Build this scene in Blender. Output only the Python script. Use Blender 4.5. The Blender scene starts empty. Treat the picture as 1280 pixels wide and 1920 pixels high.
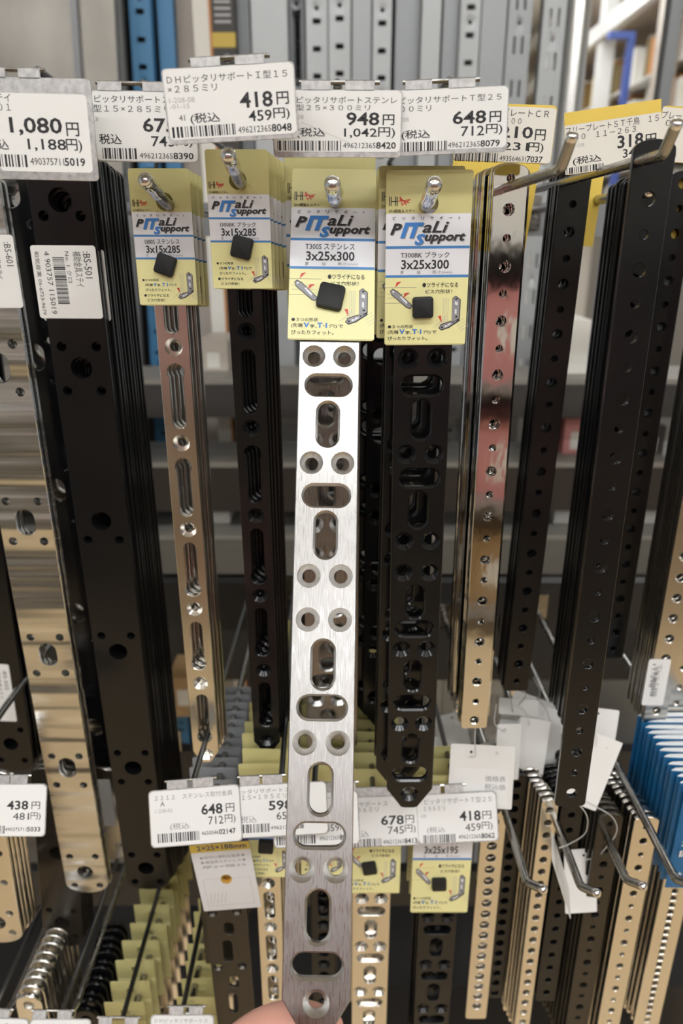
import bpy, bmesh, math, random
from mathutils import Vector, Matrix
from mathutils.geometry import tessellate_polygon

random.seed(7)
S = bpy.context.scene
COL = S.collection
# ------------------------------------------------------------------ camera, world, exposure
F_PX = 1350.0
PITCH = math.radians(20.5)
CAM = Vector((0, 0, 1.45))
FW = Vector((0, math.cos(PITCH), -math.sin(PITCH)))
UP = Vector((0, math.sin(PITCH), math.cos(PITCH)))
RT = Vector((1, 0, 0))
EXPOSURE = 0.0
LAMP = 18.0
cd = bpy.data.cameras.new('camera')
cam = bpy.data.objects.new('camera', cd); COL.objects.link(cam)
cam.location = CAM
cam.rotation_euler = (math.pi/2 - PITCH, 0, 0)
cd.sensor_fit = 'VERTICAL'; cd.sensor_height = 36; cd.sensor_width = 24
cd.lens = F_PX/1920*36
cd.clip_start = 0.01; cd.clip_end = 60
cd.dof.use_dof = True; cd.dof.focus_distance = 0.305; cd.dof.aperture_fstop = cd.lens/2.7
S.camera = cam
S.view_settings.view_transform = 'Standard'; S.view_settings.look = 'None'
S.view_settings.exposure = EXPOSURE; S.view_settings.gamma = 1
S.view_settings.use_curve_mapping = False
wd = bpy.data.worlds.new('world'); S.world = wd; wd.use_nodes = True
wd.node_tree.nodes['Background'].inputs[0].default_value = (0.95, 0.98, 1.0, 1)
wd.node_tree.nodes['Background'].inputs[1].default_value = 0.35

def ray(px, py):
    return RT*((px-640)/F_PX) + UP*((960-py)/F_PX) + FW
def W(px, py, D):                       # point of the vertical plane Y = D
    d = ray(px, py); return CAM + d*(D/d.y)
def WA(px, py, z):                      # point at axial depth z
    return CAM + ray(px, py)*z
def proj(p):
    v = p - CAM; z = v.dot(FW)
    return (640 + F_PX*v.dot(RT)/z, 960 - F_PX*v.dot(UP)/z, z)

# ------------------------------------------------------------------ materials
MATS = {}
def nodes(name):
    m = bpy.data.materials.new(name); m.use_nodes = True
    nt = m.node_tree; return m, nt, nt.nodes['Principled BSDF']
def mat(name, col, rough=.5, metal=0., spec=.5, noise=None, bump=None, emit=None, trans=0., alpha=1., vary=None, aniso=None):
    """noise=(scale xyz, rough amount); bump=(scale xyz, strength); vary=(scale xyz, colour2)"""
    m, nt, b = nodes(name)
    b.inputs['Base Color'].default_value = (*col, 1)
    b.inputs['Roughness'].default_value = rough
    b.inputs['Metallic'].default_value = metal
    b.inputs['Specular IOR Level'].default_value = spec
    if trans: b.inputs['Transmission Weight'].default_value = trans
    if alpha < 1: b.inputs['Alpha'].default_value = alpha
    if emit:
        b.inputs['Emission Color'].default_value = (*emit[0], 1); b.inputs['Emission Strength'].default_value = emit[1]
    def ntex(scale, detail=4.):
        tc = nt.nodes.new('ShaderNodeTexCoord'); mp = nt.nodes.new('ShaderNodeMapping')
        mp.inputs['Scale'].default_value = scale
        nt.links.new(tc.outputs['Object'], mp.inputs[0])
        n = nt.nodes.new('ShaderNodeTexNoise'); n.inputs['Scale'].default_value = 1; n.inputs['Detail'].default_value = detail
        nt.links.new(mp.outputs[0], n.inputs['Vector']); return n
    if noise:
        n = ntex(noise[0]); r = nt.nodes.new('ShaderNodeMapRange')
        r.inputs['To Min'].default_value = max(0, rough-noise[1]); r.inputs['To Max'].default_value = min(1, rough+noise[1])
        r.inputs['From Min'].default_value = .3; r.inputs['From Max'].default_value = .7
        nt.links.new(n.outputs[0], r.inputs[0]); nt.links.new(r.outputs[0], b.inputs['Roughness'])
    if vary:
        n = ntex(vary[0]); mx = nt.nodes.new('ShaderNodeMix'); mx.data_type = 'RGBA'
        r = nt.nodes.new('ShaderNodeMapRange'); r.inputs['From Min'].default_value = .35; r.inputs['From Max'].default_value = .65
        nt.links.new(n.outputs[0], r.inputs[0]); nt.links.new(r.outputs[0], mx.inputs[0])
        mx.inputs[6].default_value = (*col, 1); mx.inputs[7].default_value = (*vary[1], 1)
        nt.links.new(mx.outputs[2], b.inputs['Base Color'])
    if bump:
        n = ntex(bump[0], bump[3] if len(bump) > 3 else 4.); bp = nt.nodes.new('ShaderNodeBump'); bp.inputs['Strength'].default_value = bump[1]
        bp.inputs['Distance'].default_value = bump[2] if len(bump) > 2 else .001
        nt.links.new(n.outputs[0], bp.inputs['Height']); nt.links.new(bp.outputs[0], b.inputs['Normal'])
    MATS[name] = m
    return m

mat('brushed_steel', (.34, .332, .325), .32, 1, noise=((2400, 2400, 130), .10), bump=((3200, 3200, 110), .08, .0002), vary=((2600, 2600, 150), (.41, .40, .392)))
mat('cut_steel', (.50, .49, .475), .30, 1)  # brighter copy of the plate steel: light caught by the countersinks, painted in
mat('bright_steel', (.86, .85, .82), .25, 1)
mat('chrome', (.78, .77, .76), .06, 1, bump=((30, 30, 14), .10, .004))
mat('wavy_steel', (.74, .74, .73), .21, 1, noise=((15, 15, 700), .08), bump=((1.5, 1.5, 24), 1.0, .009, 2.6))
mat('satin_steel', (.80, .77, .72), .20, 1, bump=((900, 900, 900), .08, .0001))
mat('black_paint', (.006, .006, .0065), .19, 0, .45, bump=((700, 700, 700), .05, .0001))
mat('black_gloss', (.006, .006, .007), .12, 0, .4)
mat('dark_bronze', (.055, .048, .038), .25, .6, .5)
mat('tag_plate', (.62, .62, .61), .38, .9, noise=((900, 900, 900), .12), vary=((420, 420, 420), (.45, .45, .45)))
mat('rod_dark', (.16, .16, .16), .35, 1)
mat('rod_steel', (.36, .35, .33), .22, 1, noise=((300, 300, 300), .08))
mat('cap_steel', (.80, .80, .80), .10, 1)
mat('label_white', (.84, .84, .83), .35, 0, .4)
mat('label_cream', (.80, .77, .70), .4, 0, .4)
mat('paper_yellow', (.80, .58, .10), .45)
mat('ink', (.02, .02, .022), .5)
mat('ink_grey', (.25, .25, .26), .5)
mat('ink_light', (.45, .45, .46), .5)
mat('card_gold_shaded', (.60, .55, .25), .38, 0, .5)  # deeper header yellow with some of the price tag's shade painted in
mat('card_yellow', (.84, .80, .40), .38, 0, .5)
mat('card_white', (.78, .78, .83), .38, 0, .5)
mat('card_blue', (.06, .22, .52), .4)
mat('print_blue', (.05, .22, .62), .4)
mat('print_red', (.65, .06, .05), .4)
mat('print_grey', (.30, .30, .32), .4)
mat('clip_black', (.012, .013, .014), .55, 0, .4, bump=((1500, 1500, 1500), .1, .0001))
mat('card_grey', (.33, .34, .36), .45)
mat('brass', (.75, .52, .16), .2, 1)
mat('tag_white', (.82, .81, .79), .45)
mat('nylon', (.85, .85, .83), .3, 0, .5, trans=.5)
mat('pack_blue', (.012, .13, .31), .3, 0, .5)
mat('pack_white', (.80, .84, .86), .3, 0, .5)
mat('blue_steel', (.07, .23, .43), .4, .1, .5)
mat('grey_steel', (.37, .39, .40), .42, .35, .5)
mat('light_steel', (.46, .48, .49), .42, .3, .5)
mat('mid_steel', (.24, .25, .26), .4, .4, .5)
mat('dark_steel', (.032, .032, .033), .4, .3, .5)
mat('hole_dark', (.03, .03, .03), .8)
mat('beam_grey', (.05, .048, .046), .5, .2)  # beam tones darkened to put the hanging plates' shade into the colour
mat('beam_edge', (.26, .245, .22), .5, .1)
mat('rail_beige', (.13, .125, .11), .5)
mat('beam_brown', (.036, .029, .025), .5, .1)
mat('zinc', (.42, .40, .36), .42, .5, vary=((9, 9, 5), (.27, .25, .22)))
mat('cardboard', (.45, .30, .15), .7, vary=((30, 30, 30), (.38, .25, .12)))
mat('rack_white', (.74, .74, .72), .5)
mat('rack_beige', (.52, .46, .40), .5)
mat('goods_yellow', (.62, .45, .08), .5)
mat('goods_orange', (.55, .22, .05), .5)
mat('goods_blue', (.09, .15, .50), .5)
mat('goods_red', (.40, .07, .06), .5)
mat('goods_pink', (.62, .26, .25), .6)
mat('goods_white', (.78, .76, .70), .5)
mat('goods_brown', (.22, .16, .07), .5)
mat('goods_dark', (.05, .045, .04), .5)
mat('floor_tan', (.86, .66, .40), .35, 0, .5, vary=((1.5, 1.5, 1.5), (.78, .59, .35)))
mat('ceiling_white', (.78, .78, .76), .8)
mat('wall_grey', (.45, .44, .42), .8)
mat('lamp_glow', (.9, .9, .9), .5, emit=((.96, .985, 1.0), LAMP))
mat('lamp_frame', (.8, .8, .8), .4)
mat('plastic_clear', (.9, .9, .9), .12, 0, .5, trans=.7)
mat('film_white', (.70, .70, .72), .15, 0, .6)
mat('navy', (.02, .025, .12), .4)
# skin with a little subsurface scatter
m_, nt_, b_ = nodes('skin')
b_.inputs['Base Color'].default_value = (.82, .43, .34, 1); b_.inputs['Roughness'].default_value = .45
b_.inputs['Subsurface Weight'].default_value = .15; b_.inputs['Subsurface Radius'].default_value = (.004, .0015, .001)
b_.inputs['Subsurface Scale'].default_value = 1
n_ = nt_.nodes.new('ShaderNodeTexNoise'); n_.inputs['Scale'].default_value = 900
bp_ = nt_.nodes.new('ShaderNodeBump'); bp_.inputs['Strength'].default_value = .15; bp_.inputs['Distance'].default_value = .0004
nt_.links.new(n_.outputs[0], bp_.inputs['Height']); nt_.links.new(bp_.outputs[0], b_.inputs['Normal'])
MATS['skin'] = m_
mat('nail', (.70, .42, .36), .25)
mat('sleeve', (.42, .13, .13), .9)

# ------------------------------------------------------------------ mesh builder (local millimetres)
class MB:
    def __init__(s, *mats): s.v = []; s.f = []; s.m = []; s.mats = list(mats) or ['grey_steel']
    def mi(s, name):
        if name not in s.mats: s.mats.append(name)
        return s.mats.index(name)
    def add(s, verts, faces, m):
        b = len(s.v); s.v += [tuple(p) for p in verts]
        i = s.mi(m) if isinstance(m, str) else m
        for f in faces: s.f.append([b+k for k in f]); s.m.append(i)
    def box(s, x0, x1, y0, y1, z0, z1, m=0):
        v = [(x, y, z) for x in (x0, x1) for y in (y0, y1) for z in (z0, z1)]
        s.add(v, [(0,1,3,2),(4,6,7,5),(0,4,5,1),(2,3,7,6),(0,2,6,4),(1,5,7,3)], m)
    def quad(s, x0, z0, x1, z1, y, m):      # facing -y
        s.add([(x0,y,z0),(x1,y,z0),(x1,y,z1),(x0,y,z1)], [(0,1,2,3)], m)
    def poly(s, pts, y, m):                 # flat print, facing -y, pts (x,z)
        a = sum(pts[i][0]*pts[(i+1)%len(pts)][1]-pts[(i+1)%len(pts)][0]*pts[i][1] for i in range(len(pts)))
        if a < 0: pts = pts[::-1]
        tr = tessellate_polygon([[Vector((p[0],p[1],0)) for p in pts]])
        s.add([(p[0],y,p[1]) for p in pts], [fix(t, pts) for t in tr], m)
    def line(s, x0, z0, x1, z1, w, y, m):
        d = Vector((x1-x0, z1-z0)); L = d.length or 1; n = Vector((-d.y, d.x))*(w/2/L)
        s.poly([(x0+n.x,z0+n.y),(x0-n.x,z0-n.y),(x1-n.x,z1-n.y),(x1+n.x,z1+n.y)], y, m)
    def tube(s, pts, r, m=0, n=10, cap=True, radii=None):
        pts = [Vector(p) for p in pts]; rings = []; prev = None
        for i, p in enumerate(pts):
            t = (pts[min(i+1, len(pts)-1)]-pts[max(i-1, 0)]).normalized()
            if prev is None:
                a = t.orthogonal().normalized()
            else:
                a = (prev - t*prev.dot(t)).normalized()
            prev = a; b = t.cross(a); rr = radii[i] if radii else r
            rings.append([p + (a*math.cos(2*math.pi*k/n)+b*math.sin(2*math.pi*k/n))*rr for k in range(n)])
        v = [q for R in rings for q in R]; f = []
        for i in range(len(rings)-1):
            for k in range(n):
                f.append((i*n+k, i*n+(k+1)%n, (i+1)*n+(k+1)%n, (i+1)*n+k))
        if cap:
            f.append(tuple(reversed(range(n)))); f.append(tuple((len(rings)-1)*n+k for k in range(n)))
        s.add(v, f, m)
    def plate(s, outline, holes, t, m=0, ch=.25, mh=None):
        """outline: list of (x,z) ccw; holes: list of dicts(front=pts, mid=pts, d=depth) ; front face at y=0, back at y=t"""
        area = lambda P: sum(P[i][0]*P[(i+1)%len(P)][1]-P[(i+1)%len(P)][0]*P[i][1] for i in range(len(P)))
        ccw = lambda P: P if area(P) > 0 else P[::-1]
        cw = lambda P: P if area(P) < 0 else P[::-1]
        loops = []                           # each: list of (pts, y) from front to back
        o = ccw(outline)
        ins = offset(o, -ch) if ch else o
        loops.append(([(ins, 0), (o, ch), (o, t-ch), (ins, t)] if ch else [(o, 0), (o, t)], m))
        for h in holes:
            fr, md = cw(h['front']), cw(h['mid'])
            loops.append(([(fr, 0), (md, h['d']), (md, t)], mh if mh is not None else m))
        for idx, y, flip in ((0, 0, False), (-1, t, True)):
            polys = [[Vector((p[0], p[1], 0)) for p in L[0][idx][0]] for L in loops]
            flat = [p for P in polys for p in P]
            tris = tessellate_polygon(polys)
            fs = []
            for a, b, c in tris:
                A = (flat[b]-flat[a]).cross(flat[c]-flat[a]).z
                if abs(A) < 1e-9: continue
                tri = (a, b, c) if A > 0 else (a, c, b)
                fs.append(tri[::-1] if flip else tri)
            s.add([(p.x, y, p.y) for p in flat], fs, m)
        for L, mm in loops:
            for (P, y0), (Q, y1) in zip(L[:-1], L[1:]):
                n = len(P); v = [(p[0], y0, p[1]) for p in P]+[(p[0], y1, p[1]) for p in Q]
                s.add(v, [(k, n+k, n+(k+1)%n, (k+1)%n) for k in range(n)], mm)
    def text(s, string, x, z, w, h, y, m, bold=0., shear=0.):   # box: left x, top z, width w, height h
        tv, tf = text_mesh(string, bold, shear)
        if not tv: return
        x0 = min(p[0] for p in tv); x1 = max(p[0] for p in tv); y0 = min(p[1] for p in tv); y1 = max(p[1] for p in tv)
        kx = w/(x1-x0); kz = h/(y1-y0)
        s.add([(x+(p[0]-x0)*kx, y, z-h+(p[1]-y0)*kz) for p in tv], tf, m)
    def build(s, name, parent=None, scale=.001, smooth=30, loc=None, M=None):
        me = bpy.data.meshes.new(name)
        me.from_pydata([(a*scale, b*scale, c*scale) for a, b, c in s.v], [], s.f)
        for n in s.mats: me.materials.append(MATS[n])
        me.polygons.foreach_set('material_index', s.m)
        me.update()
        if smooth:
            bm = bmesh.new(); bm.from_mesh(me)
            bmesh.ops.remove_doubles(bm, verts=bm.verts, dist=1e-7); bm.to_mesh(me); bm.free()
            me.polygons.foreach_set('use_smooth', [True]*len(me.polygons)); me.set_sharp_from_angle(angle=math.radians(smooth))
        o = bpy.data.objects.new(name, me); COL.objects.link(o)
        if parent: o.parent = parent
        if loc is not None: o.location = loc
        if M is not None: o.matrix_world = M
        return o

def fix(t, pts):
    a, b, c = (pts[i] for i in t)
    return t if (b[0]-a[0])*(c[1]-a[1])-(b[1]-a[1])*(c[0]-a[0]) > 0 else (t[0], t[2], t[1])
def offset(P, d):
    n = len(P); out = []
    for i in range(n):
        a, b, c = Vector(P[i-1]), Vector(P[i]), Vector(P[(i+1) % n])
        e1 = (b-a).normalized(); e2 = (c-b).normalized()
        nn = Vector((e1.y+e2.y, -e1.x-e2.x))
        if nn.length < 1e-6: nn = Vector((e1.y, -e1.x))
        nn.normalize(); out.append((b.x+nn.x*d, b.y+nn.y*d))
    return out
TC = {}
def text_mesh(string, bold, shear):
    k = (string, bold, shear)
    if k in TC: return TC[k]
    c = bpy.data.curves.new('t', 'FONT'); c.body = string; c.resolution_u = 2; c.offset = bold; c.shear = shear
    o = bpy.data.objects.new('t', c); me = bpy.data.meshes.new_from_object(o)
    r = ([tuple(v.co) for v in me.vertices], [tuple(p.vertices) for p in me.polygons])
    bpy.data.objects.remove(o); bpy.data.curves.remove(c); bpy.data.meshes.remove(me)
    TC[k] = r; return r
def rrect(x0, x1, z0, z1, r, n=4):
    P = []
    for cx, cz, a0 in ((x1-r, z1-r, 0), (x0+r, z1-r, 90), (x0+r, z0+r, 180), (x1-r, z0+r, 270)):
        for k in range(n+1):
            a = math.radians(a0+90*k/n); P.append((cx+r*math.cos(a), cz+r*math.sin(a)))
    return P
def circ(x, z, r, n=20): return [(x+r*math.cos(2*math.pi*k/n), z+r*math.sin(2*math.pi*k/n)) for k in range(n)]
def slot(x, z, w, h, n=8):
    r = min(w, h)/2-1e-3; return rrect(x-w/2, x+w/2, z-h/2, z+h/2, r, n)
def rhole(x, z, r, t, cs=None, n=20):
    if cs: return dict(front=circ(x, z, cs, n), mid=circ(x, z, r, n), d=t*.72)
    return dict(front=circ(x, z, r+.2, n), mid=circ(x, z, r, n), d=.2)
def shole(x, z, w, h, t, e=.35):
    return dict(front=slot(x, z, w+2*e, h+2*e), mid=slot(x, z, w, h), d=.4)

# ------------------------------------------------------------------ scene helpers
def tag(o, label, cat, group=None, kind=None):
    if label: o['label'] = label
    if cat: o['category'] = cat
    if group: o['group'] = group
    if kind: o['kind'] = kind
    return o
def thing(name, label, cat, M=None, group=None):
    o = bpy.data.objects.new(name, None); COL.objects.link(o); o.empty_display_size = .01
    if M is not None: o.matrix_world = M
    return tag(o, label, cat, group)
def dup(root, M, label=None, group=None, skip=()):
    r = root.copy(); COL.objects.link(r); r.matrix_world = M
    if label: r['label'] = label
    if group: r['group'] = group
    elif 'group' in r: del r['group']
    for ch in list(root.children):
        if ch.name.split('.')[0] in skip: continue
        c = ch.copy(); COL.objects.link(c); c.parent = r
        for g in list(ch.children):
            d = g.copy(); COL.objects.link(d); d.parent = c
    return r
def frame(o, x, z):                       # matrix with local x, local z, origin o (y = z × x)
    z = z.normalized(); x = (x - z*x.dot(z)).normalized(); y = z.cross(x)
    M = Matrix.Identity(4)
    for i in range(3): M[i][0], M[i][1], M[i][2], M[i][3] = x[i], y[i], z[i], o[i]
    return M
class Axis:                               # a hanging bar from world point T (top) to B (bottom); local z = 0 at the top
    def __init__(s, T, B, yaw=0):
        s.T, s.B = Vector(T), Vector(B); s.d = s.B-s.T; s.L = s.d.length*1000
        s.M = frame(s.T, Vector((math.cos(yaw), math.sin(yaw), 0)), -s.d)
    def z(s, py):                         # local z in mm seen at photo row py
        lo, hi = -.6, 1.6
        for _ in range(50):
            u = (lo+hi)/2
            if proj(s.T+s.d*u)[1] < py: lo = u
            else: hi = u
        return -u*s.L
    def mm(s, py): return proj(s.T+s.d*(-s.z(py)/s.L))[2]/F_PX*1000      # mm per photo pixel there
    def x(s, px, py):                     # local x in mm of a photo pixel
        return (px-proj(s.T+s.d*(-s.z(py)/s.L))[0])*s.mm(py)
def shift(M, dx=0, dy=0, dz=0, rz=0, rx=0, ry=0):
    R = Matrix.Rotation(rz, 4, 'Z') @ Matrix.Rotation(rx, 4, 'X') @ Matrix.Rotation(ry, 4, 'Y')
    N = (M.to_3x3().to_4x4()) ; N = R @ N
    N.translation = M.translation + Vector((dx, dy, dz))
    return N
J = lambda a: random.uniform(-a, a)
def endshape(w, L, top='round', bot='round', r=4):
    h = w/2; P = []
    def arc(cx, cz, rr, a0, a1, n=8):
        for k in range(n+1):
            a = math.radians(a0+(a1-a0)*k/n); P.append((cx+rr*math.cos(a), cz+rr*math.sin(a)))
    if top == 'round': arc(0, -h, h, 0, 180, 16)
    elif top == 'soft':
        for k in range(13):
            a = math.pi*k/12; P.append((h*math.cos(a), -h*.45+h*.45*math.sin(a)))
    else: arc(h-r, -r, r, 0, 90, 4); arc(-h+r, -r, r, 90, 180, 4)
    if bot == 'round': arc(0, -L+h, h, 180, 360, 16)
    elif bot == 'soft':
        for k in range(13):
            a = math.pi+math.pi*k/12; P.append((h*math.cos(a), -L+h*.55+h*.55*math.sin(a)))
    elif bot == 'v':
        P += [(-h, -L+h*1.05), (-h*.36, -L+.6), (-h*.2, -L), (h*.2, -L), (h*.36, -L+.6), (h, -L+h*1.05)]
    else: arc(-h+r, -L+r, r, 180, 270, 4); arc(h-r, -L+r, r, 270, 360, 4)
    return P

# ------------------------------------------------------------------ the setting: shop floor, ceiling, walls, lights
def struct(name, x0, x1, y0, y1, z0, z1, m):
    b = MB(m); b.box(x0, x1, y0, y1, z0, z1); o = b.build(name, scale=1, smooth=0); o['kind'] = 'structure'; return o
struct('floor', -5, 6, -7, 9, -.1, 0, 'floor_tan')
struct('ceiling', -5, 6, -7, 9, 3.1, 3.2, 'ceiling_white')
struct('wall_back', -5, 6, 9, 9.1, 0, 3.1, 'wall_grey')
lx = [(-1.6, -1.1), (.2, -1.1), (2.0, -1.1), (-1.6, -2.9), (.2, -2.9), (2.0, -2.9), (-1.6, -4.7), (.2, -4.7), (2.0, -4.7), (1.2, 3.2), (3.0, 3.2), (1.2, 5.6), (3.0, 5.6), (1.0, 4.4)]  # last entry is an extra lamp added to brighten the far side aisle
l0 = None
for i, (x, y) in enumerate(lx):
    M = Matrix.Translation((x, y, 3.1))
    if l0 is None:
        l0 = thing('ceiling_light', 'white fluorescent ceiling light above the aisle', 'ceiling light', M, 'ceiling lights')
        b = MB('lamp_frame'); b.box(-.66, .66, -.17, .17, -.05, -.001); b.build('housing', l0, 1, 0)
        b = MB('lamp_glow'); b.box(-.62, .62, -.14, .14, -.07, -.051); b.build('diffuser', l0, 1, 0)
    else: dup(l0, M, group='ceiling lights')

# the opposite side of the aisle (behind the photographer; only seen mirrored in the metal; its cartons are added for those reflections)
for z, w in ((.12, 'lowest'), (.55, 'second lowest'), (1.0, 'middle'), (1.45, 'top')):
    t = thing('display_shelf', f'{w} grey shelf across the aisle behind the photographer', 'shelf', Matrix.Translation((0, -1.75, z)))
    b = MB('beam_edge'); b.box(-2.4, 2.4, -.45, 0, -.03, 0); b.build('shelf_board', t, 1, 0)
t = thing('partition', 'grey back panel of the shelf across the aisle', 'panel', Matrix.Translation((0, -2.24, 0)))
b = MB('beam_grey'); b.box(-2.4, 2.4, -.02, .02, 0, 1.75); b.build('board', t, 1, 0)
HUE = dict(goods_white='white', goods_yellow='yellow', rack_beige='beige', goods_brown='brown', goods_red='red', goods_orange='orange', goods_dark='black', goods_pink='pink', cardboard='tan cardboard', card_grey='grey', mid_steel='dark grey')
def bxo(name, x0, x1, y0, y1, z0, z1, m, label, cat, group=None):
    w, d, h = x1-x0, y1-y0, z1-z0
    t = thing(name, label, cat, Matrix.Translation(((x0+x1)/2, (y0+y1)/2, z0)), group)
    b = MB(m); b.box(-w/2, w/2, -d/2, d/2, 0, h); b.build('carton', t, 1, 0)
    b = MB('goods_white'); b.box(-w*.22, w*.22, *((-d/2-.001, -d/2) if y0 > 0 else (d/2, d/2+.001)), h*.3, h*.7); b.build('sticker', t, 1, 0)
    return t
SHELFW = {.12: 'lowest', .55: 'second lowest', 1.0: 'middle', 1.45: 'top'}
def carton_mat(z, x, k):  # colours picked by zone for the tones the plates mirror
    if x < -.85: return {.12: 'goods_dark', .55: ['card_grey', 'goods_dark', 'mid_steel'][k % 3], 1.0: ['goods_white', 'goods_dark'][k % 2], 1.45: ['card_grey', 'goods_white'][k % 2]}[z]
    if x < -.25: return {.12: 'cardboard', .55: 'cardboard', 1.0: 'goods_pink', 1.45: 'goods_pink'}[z]
    if x < .2: return {.12: 'cardboard', .55: 'goods_dark', 1.0: 'goods_pink', 1.45: 'goods_pink'}[z]
    if x < .72: return {.12: 'cardboard', .55: 'goods_pink', 1.0: 'goods_pink', 1.45: 'goods_white'}[z]
    return {.12: 'cardboard', .55: ['goods_dark', 'cardboard'][k % 2], 1.0: 'goods_dark', 1.45: ['goods_dark', 'goods_white'][k % 2]}[z]
for z in (.12, .55, 1.0, 1.45):
    for k in range(10):
        x = -2.3+k*.46
        bxo('storage_box', x, x+.40, -2.15, -1.80, z, z+.30+.03*(k % 3), carton_mat(z, x+.1, k), f'{HUE[carton_mat(z, x+.1, k)]} carton on the {SHELFW[z]} shelf across the aisle behind the photographer', 'box', f'{HUE[carton_mat(z, x+.1, k)]} cartons on the {SHELFW[z]} shelf across the aisle')

# ------------------------------------------------------------------ the rack and what stands behind it
rk = thing('display_rack', 'dark open rack frame with horizontal rails carrying the hooks', 'rack', Matrix.Translation((0, .62, 0)))
def rail(name, y0, z, h, d, m, x0=-.75, x1=.62, edge=None):
    b = MB(m); b.box(x0, x1, y0-.62, y0-.62+d, z-h, z)
    if edge: b.box(x0, x1, y0-.62-.002, y0-.62+d, z, z+.006, edge)
    return b.build(name, rk, 1, 0)
zA = W(640, 375, .33).z
rail('rail', .60, zA+.012, .024, .012, 'mid_steel')
zB = W(640, 1525, .345).z
rail('rail', .60, zB+.03, .05, .012, 'dark_steel')
rail('rail', .60, zB-.16, .05, .012, 'dark_steel')
rail('rail', .60, zB-.32, .05, .012, 'dark_steel')
for x in (-.75, .62):
    b = MB('dark_steel'); b.box(x-.02, x+.02, -.005, .035, .0, 2.0); b.build('upright', rk, 1, 0)
b = MB('dark_steel'); b.box(-.77, .64, -.3, .05, .0, .12); b.build('base', rk, 1, 0)

bk = thing('shelf_unit', 'grey shelf unit with light edged boards behind the hanging plates', 'shelf', Matrix.Translation((0, .84, 0)))
def board(ytop, ybot, D, m, edge, x0=-.8, x1=.75, depth=.10):
    zt, zb = W(640, ytop, D).z, W(640, ybot, D).z
    b = MB(m); b.box(x0, x1, D-.84, D-.84+depth, zb, zt-.006); b.box(x0, x1, D-.842, D-.84+depth, zt-.006, zt, edge)
    return b.build('shelf_board', bk, 1, 0)
board(711, 783, .86, 'beam_grey', 'beam_edge')
board(867, 958, .86, 'beam_brown', 'beam_edge')
board(1003, 1076, .86, 'rail_beige', 'beam_edge')
board(1110, 1275, .86, 'dark_steel', 'beam_grey')
for x in (-.8, .75):
    b = MB('beam_grey'); b.box(x-.02, x+.02, .0, .10, .0, 2.3); b.build('side_post', bk, 1, 0)
b = MB('dark_steel'); b.box(-.82, .30, .55, .57, .0, 2.2); b.build('back_panel', bk, 1, 0)
b = MB('dark_steel'); b.box(-.82, .77, .0, .57, 0, .3); b.build('base', bk, 1, 0)
b = MB('mid_steel'); b.box(.30, .77, .50, .52, .0, 1.22); b.build('low_panel', bk, 1, 0)

# slotted uprights standing behind the shelf boards
def upright(name, px0, px1, m, label, cat, D=1.06, kind='small', py=100, lean=0., group=None, off=0.):
    a, c = W(px0, py, D), W(px1, py, D); w = (c.x-a.x)*1000; cx = (a.x+c.x)/2
    zb, zt = .32, 2.35; L = (zt-zb)*1000
    t = thing(name, label, cat, shift(Matrix.Translation((cx-(2.35-a.z)*lean*0, D, zt)), ry=lean), group)
    holes = []
    pitch = 40 if kind == 'small' else 60
    zz = -300-off
    while kind != 'plain' and zz > -L+80:
        if kind == 'small':
            for dz in (0, -30, -60):
                holes.append(dict(front=rrect(-5.4, 5.4, zz+dz-3.3, zz+dz+3.3, .9, 2), mid=rrect(-5, 5, zz+dz-2.9, zz+dz+2.9, .7, 2), d=.4))
            holes.append(dict(front=circ(0, zz-46, 7.5, 14), mid=circ(0, zz-46, 2.6, 14), d=1.0))
            zz -= 90
        elif kind == 'double':
            for dx in (-5, 5):
                holes.append(dict(front=rrect(dx-1.4, dx+1.4, zz-10, zz+10, .5, 2), mid=rrect(dx-1.2, dx+1.2, zz-9.6, zz+9.6, .5, 2), d=.4))
            holes.append(dict(front=circ(0, zz-24, 4, 14), mid=circ(0, zz-24, 2, 14), d=1.0)) if int(-zz/50) % 3 == 0 else None
            zz -= 48
    b = MB(m); b.plate(rrect(-w/2, w/2, -L, 0, 1.0, 2), holes, 1.5, 0, .3)
    b.build('front_face', t)
    b = MB(m)
    b.box(-w/2, -w/2+1.5, 1.5, 16, -L, 0); b.box(w/2-1.5, w/2, 1.5, 16, -L, 0)
    b.box(-w/2, -w/2+6, 16, 17.5, -L, 0); b.box(w/2-6, w/2, 16, 17.5, -L, 0)
    b.build('side_flange', t)
    return t
upright('slotted_upright', 121, 141, 'blue_steel', 'plain narrow blue steel upright at the left end of the blue row', 'upright', kind='plain', lean=.05)
upright('slotted_upright', 148, 186, 'blue_steel', 'blue slotted steel upright, second of the blue row from the left', 'upright', lean=.05)
upright('slotted_upright', 190, 231, 'blue_steel', 'blue slotted steel upright just left of the grey slotted one', 'upright', lean=.045)
upright('slotted_upright', 235, 271, 'light_steel', 'silver grey slotted upright standing between two blue ones', 'upright', lean=.04, off=6)
upright('slotted_upright', 276, 316, 'blue_steel', 'blue slotted steel upright right of the grey slotted one', 'upright', lean=.03)
upright('slotted_upright', 318, 348, 'blue_steel', 'plain dark blue upright at the right end of the blue row', 'upright', D=1.08, kind='plain', lean=.02)
upright('slotted_upright', 432, 470, 'grey_steel', 'plain grey upright right of the black barcode strip', 'upright', kind='plain', D=1.09)
upright('slotted_upright', 473, 540, 'light_steel', 'widest plain pale grey upright behind the plates', 'upright', D=1.05, kind='plain')
upright('slotted_upright', 543, 571, 'mid_steel', 'narrow darker grey slotted upright beside the wide pale one', 'upright', D=1.08)
upright('slotted_upright', 574, 614, 'light_steel', 'pale grey slotted upright, left one of a touching pair', 'upright', off=10)
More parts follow.
